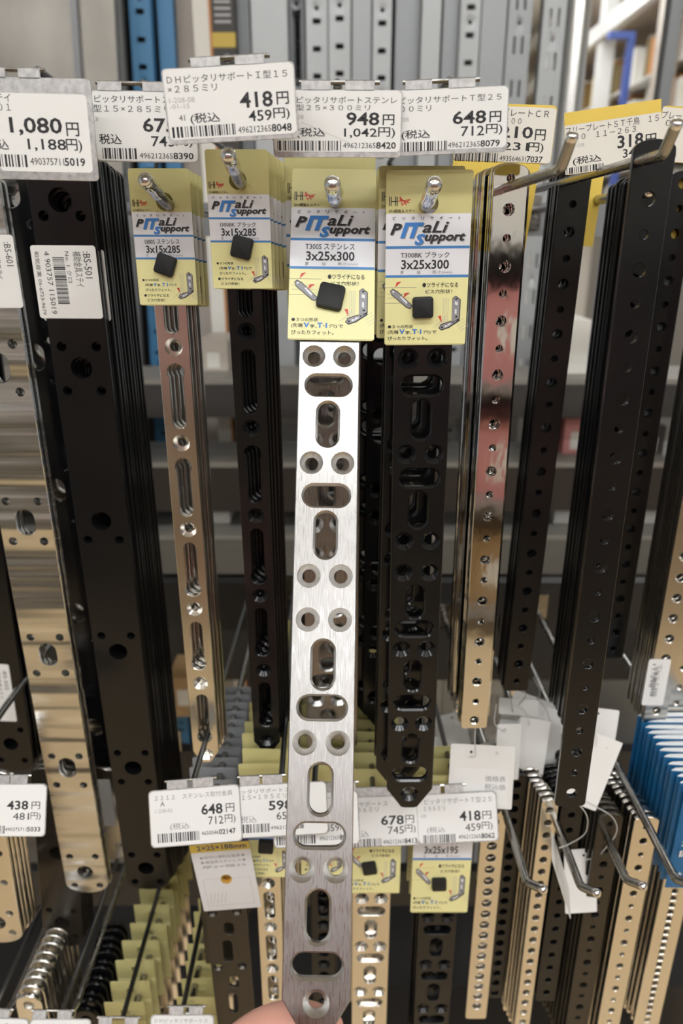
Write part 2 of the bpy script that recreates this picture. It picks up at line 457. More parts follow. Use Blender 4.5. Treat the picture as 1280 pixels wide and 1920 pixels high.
upright('slotted_upright', 616, 657, 'light_steel', 'pale grey slotted upright, right one of a touching pair', 'upright', off=7)
upright('slotted_upright', 660, 695, 'grey_steel', 'plain grey upright between two slotted uprights at top centre', 'upright', kind='plain')
upright('slotted_upright', 698, 733, 'light_steel', 'pale slotted upright behind the tag priced 948', 'upright', off=12)
upright('slotted_upright', 740, 786, 'grey_steel', 'plain mid grey upright behind the left end of the 648 tag', 'upright', D=1.09, kind='plain')
upright('slotted_upright', 789, 824, 'light_steel', 'plain pale upright behind the middle of the 648 tag', 'upright', kind='plain')
upright('slotted_upright', 828, 856, 'grey_steel', 'slim grey upright behind the right half of the 648 tag', 'upright', D=1.08, kind='plain')
upright('slotted_upright', 860, 897, 'light_steel', 'pale slotted upright above the right end of the 648 tag', 'upright', off=25)
upright('slotted_upright', 899, 945, 'grey_steel', 'plain grey upright left of the faint slotted one at top right', 'upright', kind='plain')
upright('slotted_upright', 948, 992, 'grey_steel', 'dull grey upright with faint paired slots', 'upright', kind='double', off=30)
upright('slotted_upright', 1012, 1055, 'light_steel', 'pale grey upright with clear paired vertical slots', 'upright', kind='double')
# a round pipe and a dark post at the right end
def pipe(px, w, m, label, D, r):
    p = W(px, 100, D); t = thing('pipe', label, 'pipe', Matrix.Translation((p.x, D, 2.3)))
    b = MB(m); b.tube([(0, 0, -1.99), (0, 0, 0)], r, 0, 20); b.build('tube', t, 1)
    b = MB('rack_white'); b.tube([(0, 0, -.002), (0, 0, .01)], r*1.08, 0, 20); b.build('end_cap', t, 1)
pipe(1076, 40, 'bright_steel', 'shiny round steel pipe standing right of the paired slot upright', 1.08, .0165)
upright('steel_post', 1246, 1268, 'mid_steel', 'dark grey steel post at the far right edge of the picture', 'post', D=.98, kind='plain')
# packaged strip left of the grey uprights
p0, p1 = W(346, 60, 1.1), W(396, 60, 1.1)
t = thing('cardboard_sheet', 'tan cardboard strip between the blue and grey uprights', 'cardboard', Matrix.Translation(((p0.x+p1.x)/2, 1.1, .32)))
b = MB('rack_beige'); b.box(-.045, .012, 0, .004, 0, 2.0); b.build('board', t, 1, 0)
t = thing('packaged_rail', 'white edged packaged rail with black barcode strip and yellow band', 'package', Matrix.Translation((W(402, 60, 1.05).x, 1.05, .32)))
b = MB('goods_white'); b.box(-.026, -.006, 0, .02, 0, 2.0); b.build('body', t, 1, 0)
b = MB('goods_orange'); b.box(-.006, -.003, -.001, .02, 0, 2.0); b.build('edge_strip', t, 1, 0)
b = MB('goods_dark'); b.box(-.003, .026, 0, .02, 0, 2.0)
zz = W(400, 75, 1.05).z-.32
b.box(-.003, .026, -.0006, 0, zz-.008, zz+.008, 'goods_yellow')
for k in range(22): b.box(.001, .021, -.0005, 0, zz+.018+k*.007, zz+.021+k*.007, 'ink_light')
b.build('barcode_strip', t, 1, 0)
# galvanised sheet top left
p1 = W(112, 60, 1.02)
t = thing('metal_sheet', 'dull galvanised metal sheet standing at the top left corner', 'sheet', shift(Matrix.Translation((p1.x, 1.02, .32)), ry=.05))
b = MB('zinc'); b.box(-.5, -.04, 0, .002, 0, 2.2); b.box(-.04, 0, -.004, .002, 0, 2.2); b.build('sheet', t, 1, 0)
b = MB('mid_steel'); b.box(-.052, -.044, -.006, 0, 0, 2.2); b.build('folded_edge', t, 1, 0)

# boxes and bits on the shelf boards (seen blurred between the hanging plates)
def shelfbox(px0, px1, py0, py1, D, m, name, label, cat, d=.10):
    a, c = W(px0, py1, D), W(px1, py0, D)
    return bxo(name, a.x, c.x, D+.0005, D+d-.002, a.z+.0008, c.z, m, label, cat)
shelfbox(322, 366, 1272, 1345, .80, 'cardboard', 'carton', 'small tan carton low behind the silver narrow plates', 'box', .06)
shelfbox(1000, 1050, 770, 868, .90, 'goods_white', 'carton', 'white carton on the shelf right of the chrome plates', 'box')
shelfbox(1052, 1105, 785, 868, .90, 'goods_pink', 'carton', 'pinkish carton on the shelf behind the black perforated plates', 'box')
shelfbox(1035, 1098, 958, 1004, .90, 'rack_white', 'carton', 'flat pale carton on the lower shelf behind the black perforated plates', 'box')
shelfbox(1180, 1260, 955, 1004, .90, 'rack_white', 'carton', 'flat pale carton on the lower shelf at the far right', 'box')
shelfbox(1052, 1110, 600, 712, .90, 'goods_white', 'carton', 'tall white carton on the upper board right of the black plates', 'box')
shelfbox(1190, 1250, 800, 868, .90, 'goods_dark', 'carton', 'dark carton on the shelf at the far right', 'box')
shelfbox(392, 430, 960, 1003, .90, 'goods_white', 'carton', 'small white carton between the two narrow plate stacks', 'box')
shelfbox(375, 425, 640, 712, .92, 'rack_beige', 'carton', 'beige carton on the upper board between the narrow plate stacks', 'box')

# distant racks across the side aisle, top right
fr = thing('storage_rack', 'white storage rack far off in the side aisle', 'rack', Matrix.Translation((1.62, 0, 0)))
for y in (3.3, 4.15, 5.1, 6.6):
    b = MB('rack_beige' if y < 5 else 'rack_white'); b.box(-.05, .03, y-.05, y+.05, 0, 3.05); b.build('upright', fr, 1, 0)
for z in (1.55, 2.60, 2.93):
    b = MB('rack_white'); b.box(-.07, -.02, 2.2, 8.0, z, z+.09); b.build('beam', fr, 1, 0)
    t = thing('rack_shelf', {1.55: 'low beige deck of the white rack in the side aisle', 2.60: 'beige deck whose dark underside shows under the white beam, side aisle', 2.93: 'topmost beige deck of the white rack in the side aisle'}[z], 'shelf', Matrix.Translation((1.62, 5.1, z+.05)))
    b = MB('rack_beige'); b.box(.035, .9, -2.9, 2.9, 0, .03); b.build('deck', t, 1, 0)
cols = ['goods_white', 'goods_yellow', 'rack_beige', 'goods_white', 'goods_brown', 'goods_white', 'goods_yellow', 'goods_white', 'goods_red', 'goods_white', 'goods_orange']
RACKW = {1.63: 'low beige deck', 1.86: 'lowest thin shelf', 2.08: 'middle thin shelf', 2.30: 'highest thin shelf'}
k = 0
for z in (1.63, 1.86, 2.08, 2.30):
    y = 3.0
    while y < 7.2:
        h = (.13 if z < 2.2 else .17)+.03*((k*7) % 3); d = .05+.03*((k*5) % 4)
        t = bxo('storage_box', 1.66+.03*(k % 3), 1.66+.42, y, y+d, z, z+h, cols[(k*k+k*3) % 11], f'{HUE[cols[(k*k+k*3) % 11]]} box on the {RACKW[z]} of the white rack in the side aisle', 'box', f'{HUE[cols[(k*k+k*3) % 11]]} boxes on the {RACKW[z]} of the far rack')
        y += d+.008; k += 1
for z, w in ((1.86, 'lowest'), (2.08, 'middle'), (2.30, 'highest')):
    t = thing('rack_shelf', f'{w} thin white shelf holding boxes on the rack in the side aisle', 'shelf', Matrix.Translation((1.62, 5.1, z-.012)))
    b = MB('rack_white'); b.box(.035, .5, -2.9, 2.9, 0, .01); b.build('deck', t, 1, 0)
def bluebits():
    t = thing('metal_stand', 'blue metal frame standing in the far side aisle', 'frame', Matrix.Translation((1.515, 4.40, 0)))
    b = MB('goods_blue'); b.box(-.016, .016, -.02, .02, 0, 2.48); b.build('post', t, 1, 0)
    b = MB('goods_blue'); b.box(-.12, -.016, -.02, .02, 2.45, 2.48); b.build('crossbar', t, 1, 0)
bluebits()

# ------------------------------------------------------------------ price tags
def barcode(b, x, z, w, h, y):
    rnd = random.Random(int(abs(x*17+w*5)))
    q = x
    while q < x+w:
        a = rnd.choice((.27, .27, .54, .8))
        b.quad(q, z-h, min(q+a, x+w), z, y, 'ink'); q += a+rnd.choice((.27, .54, .54, .8))
def price_tag(label, cx, cy, w, h, roll, D, items, pitch=0., plate=(4, 4, 10), lab='label_white', plate_mat='tag_plate', tabs=(.18, .60), strip=None, r=8):
    """items in photo pixels from the label's top-left corner (before roll)"""
    P0 = W(cx, cy, D); n = Vector((0, -math.cos(pitch), math.sin(pitch)))
    def hit(px, py):
        d = ray(px, py); return CAM + d*((P0-CAM).dot(n)/d.dot(n))
    zup = Vector((0, math.sin(pitch), math.cos(pitch))); kz = (hit(cx, cy-20)-hit(cx, cy+20)).dot(zup)/40*1000; kx = (hit(cx+20, cy)-hit(cx-20, cy)).length/40*1000
    M = frame(P0, RT, zup) @ Matrix.Rotation(math.radians(roll), 4, 'Y')
    t = thing('price_tag', label, 'price tag', M)
    X = lambda x: (x-w/2)*kx
    Z = lambda z: (h/2-z)*kz
    pl, pt, pb = plate
    b = MB(plate_mat); b.plate(rrect(X(-pl), X(w+pl), Z(h+pb), Z(-pt), 8*kx), [], .6, 0, .12); b.build('holder_plate', t)
    b = MB(lab); b.plate(rrect(X(0), X(w), Z(h), Z(0), r*kx), [], .12, 0, 0)
    b.v = [(p[0], p[1]-.13, p[2]) for p in b.v]
    y = -.18
    if strip: b.quad(X(0), Z(strip), X(w), Z(0), -.16, 'paper_yellow')
    for it in items:
        if it[0] == 'bar': barcode(b, X(it[1]), Z(it[2]), it[3]*kx, it[4]*kz, y)
        elif it[0] == 'scratch': b.line(X(it[1]), Z(it[2]), X(it[3]), Z(it[4]), .12, y, 'ink_light')
        else:
            s, x, z, ww, hh = it[:5]; m = it[5] if len(it) > 5 else 'ink'; bold = it[6] if len(it) > 6 else 0.
            b.text(s, X(x), Z(z), ww*kx, hh*kz, y, m, bold)
    b.build('price_label', t, smooth=0)
    tw = .17*w
    if tabs:
        for u in tabs:
            c = MB(plate_mat); x0 = X(u*w); x1 = X(u*w+tw+.06*w)
            zt = Z(-pt-14)
            c.plate(rrect(x0, x1, Z(-pt+3), zt+.4, .3), [], .6, 0, .1)
            ring = [(x0, .9+1.6*math.cos(a)*.9, zt+1.2*math.sin(a)) for a in [math.pi*2*k/10 for k in range(11)]]
            c.tube([(x0, .75, zt), (x1, .75, zt)], .75, 0, 12)
            c.build('hinge_clip', t)
        c = MB('rod_steel'); c.tube([(X(tabs[0]*w-4), 1.2, Z(-pt-14)), (X(tabs[1]*w+tw+.1*w), 1.2, Z(-pt-14))], .8, 0, 8); c.build('hinge_pin', t)
    t['_arm'] = 1; del t['_arm']
    return M @ Vector((X(w*.5)/1000, .002, Z(-pt-14)/1000))
def num(a, bld, x, z, w, h=15):          # barcode number with the last digits bold
    k = len(a)/(len(a)+len(bld)*1.35)
    return [(a, x, z+1.5, w*k-1, h-2.5, 'ink', 0.), (bld, x+w*k, z, w*(1-k), h, 'ink', .02)]
ARM = {}
ARM['a1'] = price_tag('big galvanised tag priced 1,080 at the far left of the upper row', 80, 250, 176, 147, 1.2, .29,
    [('ステイ', -6, 2, 42, 15), ('５０１', -4, 20, 38, 13), ('1,080', 28, 44, 98, 35, 'ink', .02), ('円', 133, 52, 24, 26, 'ink', .012),
     ('税込', -18, 85, 40, 22, 'ink', .01), ('1,188', 58, 84, 72, 24, 'ink', .01), ('円)', 130, 83, 30, 26, 'ink', .01), ('bar', 0, 115, 54, 24)]
    + num('490375711', '5019', 59, 119, 104, 16), plate=(10, 29, 16), tabs=(-.05, .31))
ARM['a2'] = price_tag('tag priced 67 something half covered by the 418 tag in front', 272, 238, 192, 130, .8, .31,
    [('ピッタリサポートス', 6, 7, 138, 14), ('型１５×２８５ミリ', 2, 25, 142, 13), ('3', 4, 48, 5, 8, 'ink_grey'), ('675', 92, 48, 62, 27, 'ink', .02), ('円', 160, 50, 22, 24, 'ink', .01),
     ('税込', 8, 79, 42, 20, 'ink', .01), ('743', 106, 82, 44, 20, 'ink', .01), ('円)', 152, 81, 32, 22, 'ink', .01), ('bar', 12, 106, 66, 21)]
    + num('496212365', '8390', 82, 113, 102, 13), plate=(2, 2, 2), tabs=(.07, .50))
ARM['a3'] = price_tag('front tag priced 418 standing higher than its neighbours in the upper row', 432, 191, 241, 133, -3.0, .285,
    [('ＤＨピッタリサポートＩ型１５', 6, 12, 224, 15), ('×２８５ミリ', 6, 31, 92, 13), ('1-208-08', 6, 53, 48, 10, 'ink_light'), ('-01-15', 6, 65, 37, 9, 'ink_light'),
     ('41', 21, 86, 11, 11), ('(税込', 42, 84, 56, 22, 'ink', .01), ('418', 138, 50, 62, 30, 'ink', .02), ('円', 207, 53, 23, 24, 'ink', .012),
     ('459', 152, 85, 44, 21, 'ink', .01), ('円)', 199, 83, 31, 23, 'ink', .01), ('bar', 5, 108, 122, 21)]
    + num('496212365', '8048', 130, 113, 102, 15), plate=(3, 2, 9), tabs=(.22, .56))
ARM['a4'] = price_tag('tag priced 948 beside the 648 tag, with a scratch across its label', 632, 228, 238, 115, 0.2, .30,
    [('ピッタリサポートステンレ', 44, 11, 186, 13), ('型２５×３００ミリ', 42, 26, 138, 11), ('08', 44, 45, 12, 8, 'ink_light'), ('948', 136, 40, 62, 25, 'ink', .02), ('円', 204, 44, 22, 20, 'ink', .012),
     ('(税込', 42, 69, 54, 20, 'ink', .01), ('1,042', 132, 70, 62, 19, 'ink', .01), ('円)', 196, 68, 32, 21, 'ink', .01), ('bar', 6, 94, 120, 19), ('scratch', 52, 59, 140, 97)]
    + num('496212365', '8420', 130, 96, 100, 13), plate=(2, 2, 11), tabs=(.22, .56))
ARM['a5'] = price_tag('tag priced 648 at the right end of the white upper tags', 842, 224, 216, 114, -2.2, .302,
    [('ピッタリサポートＴ型２５', 14, 12, 190, 13), ('００ミリ', 16, 29, 58, 11), ('-08', 14, 50, 18, 8, 'ink_light'), ('7', 14, 60, 5, 7, 'ink_light'), ('648', 114, 42, 63, 25, 'ink', .02), ('円', 183, 45, 22, 21, 'ink', .012),
     ('(税込', 18, 74, 54, 19, 'ink', .01), ('712', 130, 71, 44, 19, 'ink', .01), ('円)', 177, 69, 31, 21, 'ink', .01), ('bar', 12, 97, 92, 18)]
    + num('496212365', '8079', 106, 99, 98, 13), plate=(2, 2, 9), tabs=(.12, .49))
ARM['a6'] = price_tag('cream tag ending in 210 yen behind the right end of the 648 tag', 945, 252, 185, 104, 2.0, .325,
    [('フリープレートＣＲ', 38, 4, 134, 14), ('１５×３００', 60, 21, 62, 11), ('1,210', 60, 36, 86, 26, 'ink', .02), ('円', 150, 40, 20, 21, 'ink', .012),
     ('1,231', 70, 66, 70, 18, 'ink', .012), ('円)', 140, 65, 29, 20, 'ink', .01), ('bar', 4, 88, 82, 18)]
    + num('493564631', '7037', 88, 91, 82, 12), plate=(1, 5, 1), lab='label_cream', plate_mat='paper_yellow', tabs=None, r=6)
ARM['a7'] = price_tag('yellow topped tag priced 318 behind the rightmost black perforated plate', 1148, 258, 178, 118, -7.5, .33,
    [('フリープレートＳＴ千鳥　１５', 2, 27, 172, 14), ('３００　１１－２６３', 4, 43, 128, 11), ('318', 98, 57, 48, 25, 'ink', .02), ('円', 150, 62, 20, 20, 'ink', .012),
     ('-08', 20, 61, 16, 7, 'ink_light'), ('(税込', 14, 86, 54, 17, 'ink', .008), ('34', 108, 84, 22, 17, 'ink', .012), ('bar', 2, 105, 70, 12)], plate=(0, 0, 1), lab='label_cream', plate_mat='paper_yellow', tabs=None, strip=24, r=1)
ARM['a8'] = price_tag('cream tag cut by the right edge of the picture, upper row', 1296, 256, 128, 100, 4.0, .345,
    [('プレート', 0, 7, 50, 14), ('００', 10, 23, 28, 11), ('493', 22, 82, 20, 11)], plate=(1, 3, 1), lab='label_cream', plate_mat='paper_yellow', tabs=None, r=1)
pB = math.radians(26)
ARM['b0'] = price_tag('tag priced 438 at the far left of the lower row', 14, 1519, 142, 96, 0, .30,
    [('438', 70, 30, 40, 17, 'ink', .02), ('円', 116, 32, 16, 14), ('481', 82, 53, 30, 13, 'ink'), ('円)', 115, 52, 19, 15), ('bar', 8, 77, 60, 15)] + num('490375711', '5033', 68, 79, 66, 9), pB, (2, 2, 2), tabs=(.28, .52))
ARM['b1'] = price_tag('tag priced 648 at the left of the tilted lower row', 366, 1530, 168, 104, -4.5, .30,
    [('２２１２　ステンレス取付金具', 10, 8, 146, 10, 'ink_grey'), ('A', 20, 20, 8, 9), ('1-208-02', 10, 34, 32, 7, 'ink_light'), ('648', 96, 31, 40, 20, 'ink', .02), ('円', 142, 33, 16, 16),
     ('712', 108, 55, 28, 15), ('円)', 139, 54, 20, 17), ('(税込', 36, 62, 36, 14, 'ink_grey'), ('bar', 12, 80, 78, 17)] + num('4650046', '02147', 94, 80, 64, 10), pB, (2, 2, 2), tabs=(.20, .49))
ARM['b2'] = price_tag('lower row tag starting with 59, half behind the held silver plate', 530, 1518, 164, 96, -3.0, .302,
    [('ッタリサポートス', 6, 6, 90, 9, 'ink_grey'), ('１５×１９５ミリ', 6, 17, 84, 9, 'ink_grey'), ('598', 56, 30, 44, 18, 'ink', .02), ('円', 106, 32, 16, 15), ('657', 70, 52, 30, 14), ('税込', 2, 56, 30, 13, 'ink_grey'), ('bar', 2, 72, 54, 16)]
    + num('496212', '3658', 58, 76, 62, 9), pB, (2, 2, 2), tabs=(.02, .28))
ARM['b3'] = price_tag('lower row tag seen through the slots of the held silver plate', 592, 1536, 158, 98, -3.0, .308,
    [('ッタリサポート', 44, 6, 76, 9, 'ink_grey'), ('418', 84, 34, 40, 18, 'ink', .02), ('459', 96, 60, 26, 13), ('円)', 124, 59, 20, 15), ('bar', 4, 78, 74, 16)] + num('496212365', '8031', 84, 80, 60, 10), pB, (2, 2, 2), tabs=(.56, .76))
ARM['b4'] = price_tag('tag priced 678 in the lower row right of the held silver plate', 702, 1540, 160, 92, -2.5, .333,
    [('ッタリサポートス', 20, 8, 86, 10, 'ink_grey'), ('５×１９６ミリ', 20, 19, 68, 9, 'ink_grey'), ('678', 92, 36, 43, 18, 'ink', .02), ('円', 138, 37, 16, 15), ('745', 104, 57, 30, 14), ('円)', 136, 55, 20, 16), ('税込', 38, 62, 30, 13, 'ink_grey'), ('bar', 12, 78, 80, 15)]
    + num('496212365', '8413', 94, 80, 64, 10), pB, (2, 2, 2), tabs=(.30, .53))
ARM['b5'] = price_tag('tag priced 418 at the right end of the lower row', 857, 1533, 148, 90, -2.6, .334,
    [('ピッタリサポートＴ型２５', 14, 7, 126, 11, 'ink_grey'), ('１９６ミリ', 12, 21, 40, 9, 'ink_grey'), ('-08', 4, 36, 12, 6, 'ink_light'), ('418', 78, 33, 40, 19, 'ink', .02), ('円', 121, 35, 17, 15), ('459', 88, 57, 29, 14), ('円)', 119, 55, 20, 16),
     ('(税込', 16, 60, 34, 13, 'ink_grey'), ('bar', 8, 75, 60, 15)] + num('496212365', '8062', 74, 76, 68, 10), pB, (2, 2, 3), tabs=(.08, .36))
pC = math.radians(35)
ARM['c1'] = price_tag('bottom row tag at the far left, cut by the lower edge', -20, 1952, 136, 86, 2, .30, [('５２４', 60, 8, 40, 10, 'ink_grey')], pC, (2, 2, 2), tabs=(.30, .50))
ARM['c2'] = price_tag('bottom row tag left of centre below the black plate ends', 110, 1952, 112, 80, 0, .30, [('０１０３０５２４', 10, 8, 80, 9, 'ink_grey')], pC, (2, 2, 2), tabs=(.02, .44))
ARM['c3'] = price_tag('bottom row tag whose clips show below the yellow cards', 225, 1965, 110, 80, 0, .30, [('ピッタリ', 10, 8, 60, 9, 'ink_grey')], pC, (2, 2, 2), tabs=(.10, .55))
ARM['c4'] = price_tag('bottom row tag below the bronze plate, cut by the lower edge', 340, 1946, 116, 84, 0, .30, [('ＤＨピッタリサポートス', 6, 5, 100, 9, 'ink_grey'), ('１５×', 8, 17, 30, 9, 'ink_grey')], pC, (2, 2, 2), tabs=(.28, .60))

# ------------------------------------------------------------------ hooks
def bend(pts, n=4, k=.35):
    pts = [Vector(p) for p in pts]; out = [pts[0]]
    for i in range(1, len(pts)-1):
        a, b, c = pts[i-1], pts[i], pts[i+1]
        r = min((a-b).length, (c-b).length)*k
        p, q = b+(a-b).normalized()*r, b+(c-b).normalized()*r
        for j in range(n+1):
            u = j/n; out.append(p*(1-u)**2+b*2*u*(1-u)+q*u*u)
    return out+[pts[-1]]
def hook(label, pts, arm=None, r=.0026, cap='ball', ballr=None, back=.60):
    o = Vector(pts[-1]); o = Vector((o.x, back, o.z))
    t = thing('peg_hook', label, 'hook', Matrix.Translation(o))
    L = [Vector(p)-o for p in pts]+[Vector((0, -.001, 0))]
    L0 = L; L = bend(L, 5, .22)
    b = MB('rod_steel'); b.tube(L, r, 0, 12); b.build('prong', t, 1, 40); cap0 = cap
    tip, nxt = L[0], L[1]; d = (tip-nxt).normalized()
    c = MB('cap_steel')
    if cap == 'ball':
        R = ballr or r*1.12
        ln = min(4.2*R, (L0[0]-L0[1]).length*.9)
        q = [(-ln, .96), (-ln*.8, 1.0), (-ln*.55, .95), (-ln*.5, 1.0), (-ln*.25, 1.0), (-R*.3, 1.02), (-R*.2, .94), (-R*.05, .94), (0, 1.0)] + [(math.sin(a)*R*.8, math.cos(a)) for a in [math.pi/2*k/6 for k in range(1, 6)]] + [(R*.8, .05)]
        c.tube([tip+d*u for u, _ in q], R, 0, 16, True, [w*R for _, w in q])
    else:
        q = [(-.6, 1.02), (-.1, 1.08), (.35, 1.0), (.6, .75), (.72, .3)]
        c.tube([tip+d*u*r for u, _ in q], r, 0, 12, True, [w*r for _, w in q])
    c.build('tip_cap', t, 1, 40)
    if arm is not None:
        a = Vector(arm)-o
        b = MB('rod_dark'); b.tube([a, Vector((a.x*.3, -.012, a.z)), Vector((a.x*.1, -.001, a.z*.3)), Vector((0, -.0005, 0))], .0016, 0, 8); b.build('tag_arm', t, 1, 40)
    b = MB('rod_steel'); b.box(-.012, .012, -.004, .0, -.012, .012); b.build('back_plate', t, 1, 0)
    return t

# ------------------------------------------------------------------ printed header cards
def card_mesh(w, h, kind, model, size, hole, sq, name='header_card', parent=None, top=0, cx=0, y=-1.2):
    """design grid: 100 wide, H tall; local x centred, z down from top"""
    H = 205 if kind == 'T' else 215
    kx, kz = w/100, h/H
    X = lambda x: (x-50)*kx+cx
    Z = lambda z: top-z*kz
    b = MB('card_gold_shaded')
    hx, hz, hr = hole
    hp = [(X(hx)+hr*kx*math.cos(a), Z(hz)+hr*kx*math.sin(a)) for a in [2*math.pi*k/24 for k in range(24)]]
    b.plate(rrect(X(0), X(100), Z(H), Z(0), 1.2), [dict(front=hp, mid=hp, d=.2)], .4, 0, 0)
    y1, y2, y3 = -.05, -.10, -.15
    q = lambda x0, z0, x1, z1, m, yy=y1: b.quad(X(x0), Z(z1), X(x1), Z(z0), yy, m)
    t = lambda s, x0, z0, x1, z1, m='ink', bold=0., sh=0., yy=y3: b.text(s, X(x0), Z(z0), (x1-x0)*kx, (z1-z0)*kz, yy, m, bold, sh)
    P = lambda pts, m, yy=y3: b.poly([(X(p[0]), Z(p[1])) for p in pts], yy, m)
    Ln = lambda x0, z0, x1, z1, ww, m='ink_grey', yy=y3: b.line(X(x0), Z(z0), X(x1), Z(z1), ww*kx, yy, m)
    if kind == 'T': wa, b1, b2, bot = 48, 85, 119, 203.5
    else: wa, b1, b2, bot = 66, 101, 137, 213.5
    q(.3, wa, 99.7, b1, 'card_white'); q(.3, b1, 99.7, b1+3.2, 'card_blue'); q(.3, b1+3.2, 99.7, b2, 'card_white'); q(.3, b2, 99.7, b2+3.2, 'card_blue')
    q(.3, b2+3.2, 99.7, bot, 'card_yellow')
    # maker's mark: upright bars and an angular red outline
    u = wa-19
    DH = 1.15
    for x in (4, 6, 11, 13): Ln(x, u, x, u+10.5, .95, 'ink')
    Ln(6, u+5.2, 13, u+5.2, .8, 'ink')
    for x0, z0, x1, z1 in ((16, u, 24, u+8.5), (16, u, 19, u+9), (19, u+9, 28, u+2), (14, u+5, 28, u+2.4), (16, u+3, 27, u+6)): Ln(x0, z0, x1, z1+1, .85, 'print_red')
    t('DH補強＆ステー', 3.5, wa-5, 34, wa-1, 'ink', .006)
    k = (b1-wa)/37
    z = lambda v: wa+v*k
    for i, ch in enumerate('ピッタリサポート'):
        xx = 8+i*11
        if ch == 'ー': Ln(xx, z(5.2), xx+3.8, z(5.2), .6, 'ink')
        else: t(ch, xx, z(3.2)+(1 if ch == 'ッ' else 0), xx+(2.2 if ch == 'ト' else 3.8), z(7.2), 'ink', .01)
    for dx, dz, m1, m2, yy in ((.9, .9, 'print_grey', 'print_grey', -.12), (0, 0, 'ink', 'print_blue', y3)):
        t('P', 5+dx, z(11)+dz, 19+dx, z(24)+dz, m1, .04, .35, yy)
        t('IT', 17+dx, z(10)+dz, 45+dx, z(28)+dz, m2, .05, .3, yy)
        t('aLi', 43+dx, z(8.5)+dz, 74+dx, z(22)+dz, m1, .018, .3, yy)
        t('S', 34+dx, z(23)+dz, 47+dx, z(36)+dz, m2, .05, .25, yy)
        t('upport', 46+dx, z(22)+dz, 94+dx, z(34.5)+dz, m1, .035, .3, yy)
    h2 = b2-b1
    t(model, 18, b1+h2*.20, 76, b1+h2*.41, 'ink', .008)
    t(size, 19, b1+h2*.47, 76, b1+h2*.80, 'ink', .02)
    for s, x0, x1 in (('厚', 18, 22), ('幅', 38, 42), ('長さ(mm)', 56, 80)): t(s, x0, b1+h2*.85, x1, b1+h2*.97, 'ink_grey')
    def bracket(cx_, cz_, s):           # printed picture of a bent plate in a corner
        g = lambda pts: [(cx_+p[0]*s, cz_+p[1]*s) for p in pts]
        for k_ in range(4): Ln(*g([(4-k_*2, -16)])[0], *g([(4-k_*2, 18-k_*1.2)])[0], .35, 'ink_light', -.11)
        for k_ in range(4): Ln(*g([(14+k_*2, 16+k_*3)])[0], *g([(24+k_*2, 9+k_*3)])[0], .4, 'ink_light', -.11)
        for k_ in range(3): Ln(*g([(-14+k_*4, 20-k_*3)])[0], *g([(2, 12-k_*3)])[0], .35, 'ink_light', -.11)
        P(g([(9, -16), (13, -19), (19, -14), (19, 10), (8, 18), (9, 12)]), 'ink', -.12)
        P(g([(9.6, -15.6), (13, -18), (18, -13.5), (18, 9), (9, 14)]), 'print_grey', -.13)
        P(g([(-7, 21), (-4, 16), (8, 12), (18.5, 10), (19, 12), (6, 21), (-3, 24)]), 'ink', -.12)
        P(g([(-6, 20.6), (-3.4, 17), (8, 13), (17, 11.5), (5, 20), (-3, 22.6)]), 'print_grey', -.13)
        for x0, z0, x1, z1 in ((12, -12, 15.6, -7), (12.4, -3, 14.6, 4)): P(g([(x0, z0), (x1, z0+1), (x1, z1), (x0, z1-1)]), 'card_white')
        for hx_, hz_, hr_ in ((13.6, -15, 1.5), (14.6, 7, 1.5), (-2.6, 20, 1.5), (11, 13.6, 1.2), (3.4, 17, 1)): P(g([(hx_+hr_*math.cos(a_), hz_+hr_*.8*math.sin(a_)) for a_ in [math.pi/4*q_ for q_ in range(8)]]), 'ink')
        P(g([(0, 18.4), (7, 15), (9, 15.8), (1.6, 20)]), 'card_white')
        P(g([(-8, 6), (-4, 5.5), (-3, 14.5)]), 'print_red')
    if kind == 'T':
        t('●ツライチになる', 45, 128, 88, 134, 'ink', .012); t('ビス穴形状！', 49, 136.5, 81, 141.5, 'ink', .012)
        Ln(0, 134, 38, 134, .35); Ln(0, 152.5, 30, 152.5, .35)
        Ln(3, 141.5, 30, 141.5, .35); Ln(3, 146.5, 30, 146.5, .35)
        P([(6, 138), (9, 135), (15, 138), (34, 156), (31, 160), (27, 159), (8, 143)], 'ink', -.12)
        P([(6.8, 138.2), (9, 136), (14.6, 138.8), (33, 156.2), (30.6, 159), (27.4, 158), (8.8, 142.6)], 'print_grey', -.13)
        P([(18, 145), (20, 144), (28, 152), (26, 154)], 'card_white'); P([(9, 138), (11, 138), (11, 140), (9, 140)], 'card_white')
        P([(14, 127.5), (19.5, 126.5), (12, 134)], 'print_red'); P([(24, 140.5), (30, 140), (22, 147)], 'print_red')
        bracket(73, 163, 1)
        t('●３つの形状', 4, 179.5, 35, 184, 'ink', .012)
        t('(先端', 4, 186, 17, 191.5, 'ink', .01); t('V', 18, 185, 25, 191, 'print_blue', .05, .0); t('字、', 25.5, 187, 33.5, 191.5, 'ink', .01)
        t('T', 34, 185, 40, 191, 'print_blue', .05); t('・', 41, 188, 42.2, 189.3, 'ink'); t('i', 43.5, 185, 45.5, 191, 'print_blue', .05); t('穴)で', 48, 186.5, 64, 191.5, 'ink', .01)
        t('ぴったりフィット。', 4, 194, 53, 199, 'ink', .012)
    else:
        bracket(74, 180, 1.05)
        t('●３つの形状', 8, 171, 36, 175.5, 'ink', .012)
        t('(先端', 12, 179, 25, 184, 'ink', .01); t('V', 26, 178, 32, 183.6, 'print_blue', .05); t('字、', 32.5, 179.5, 40, 184, 'ink', .01)
        t('T', 41, 178, 46, 183.6, 'print_blue', .05); t('i', 49, 178, 51, 183.6, 'print_blue', .05); t('穴)で', 53, 179, 66, 184, 'ink', .01)
        t('ぴったりフィット。', 12, 187, 56, 192, 'ink', .012)
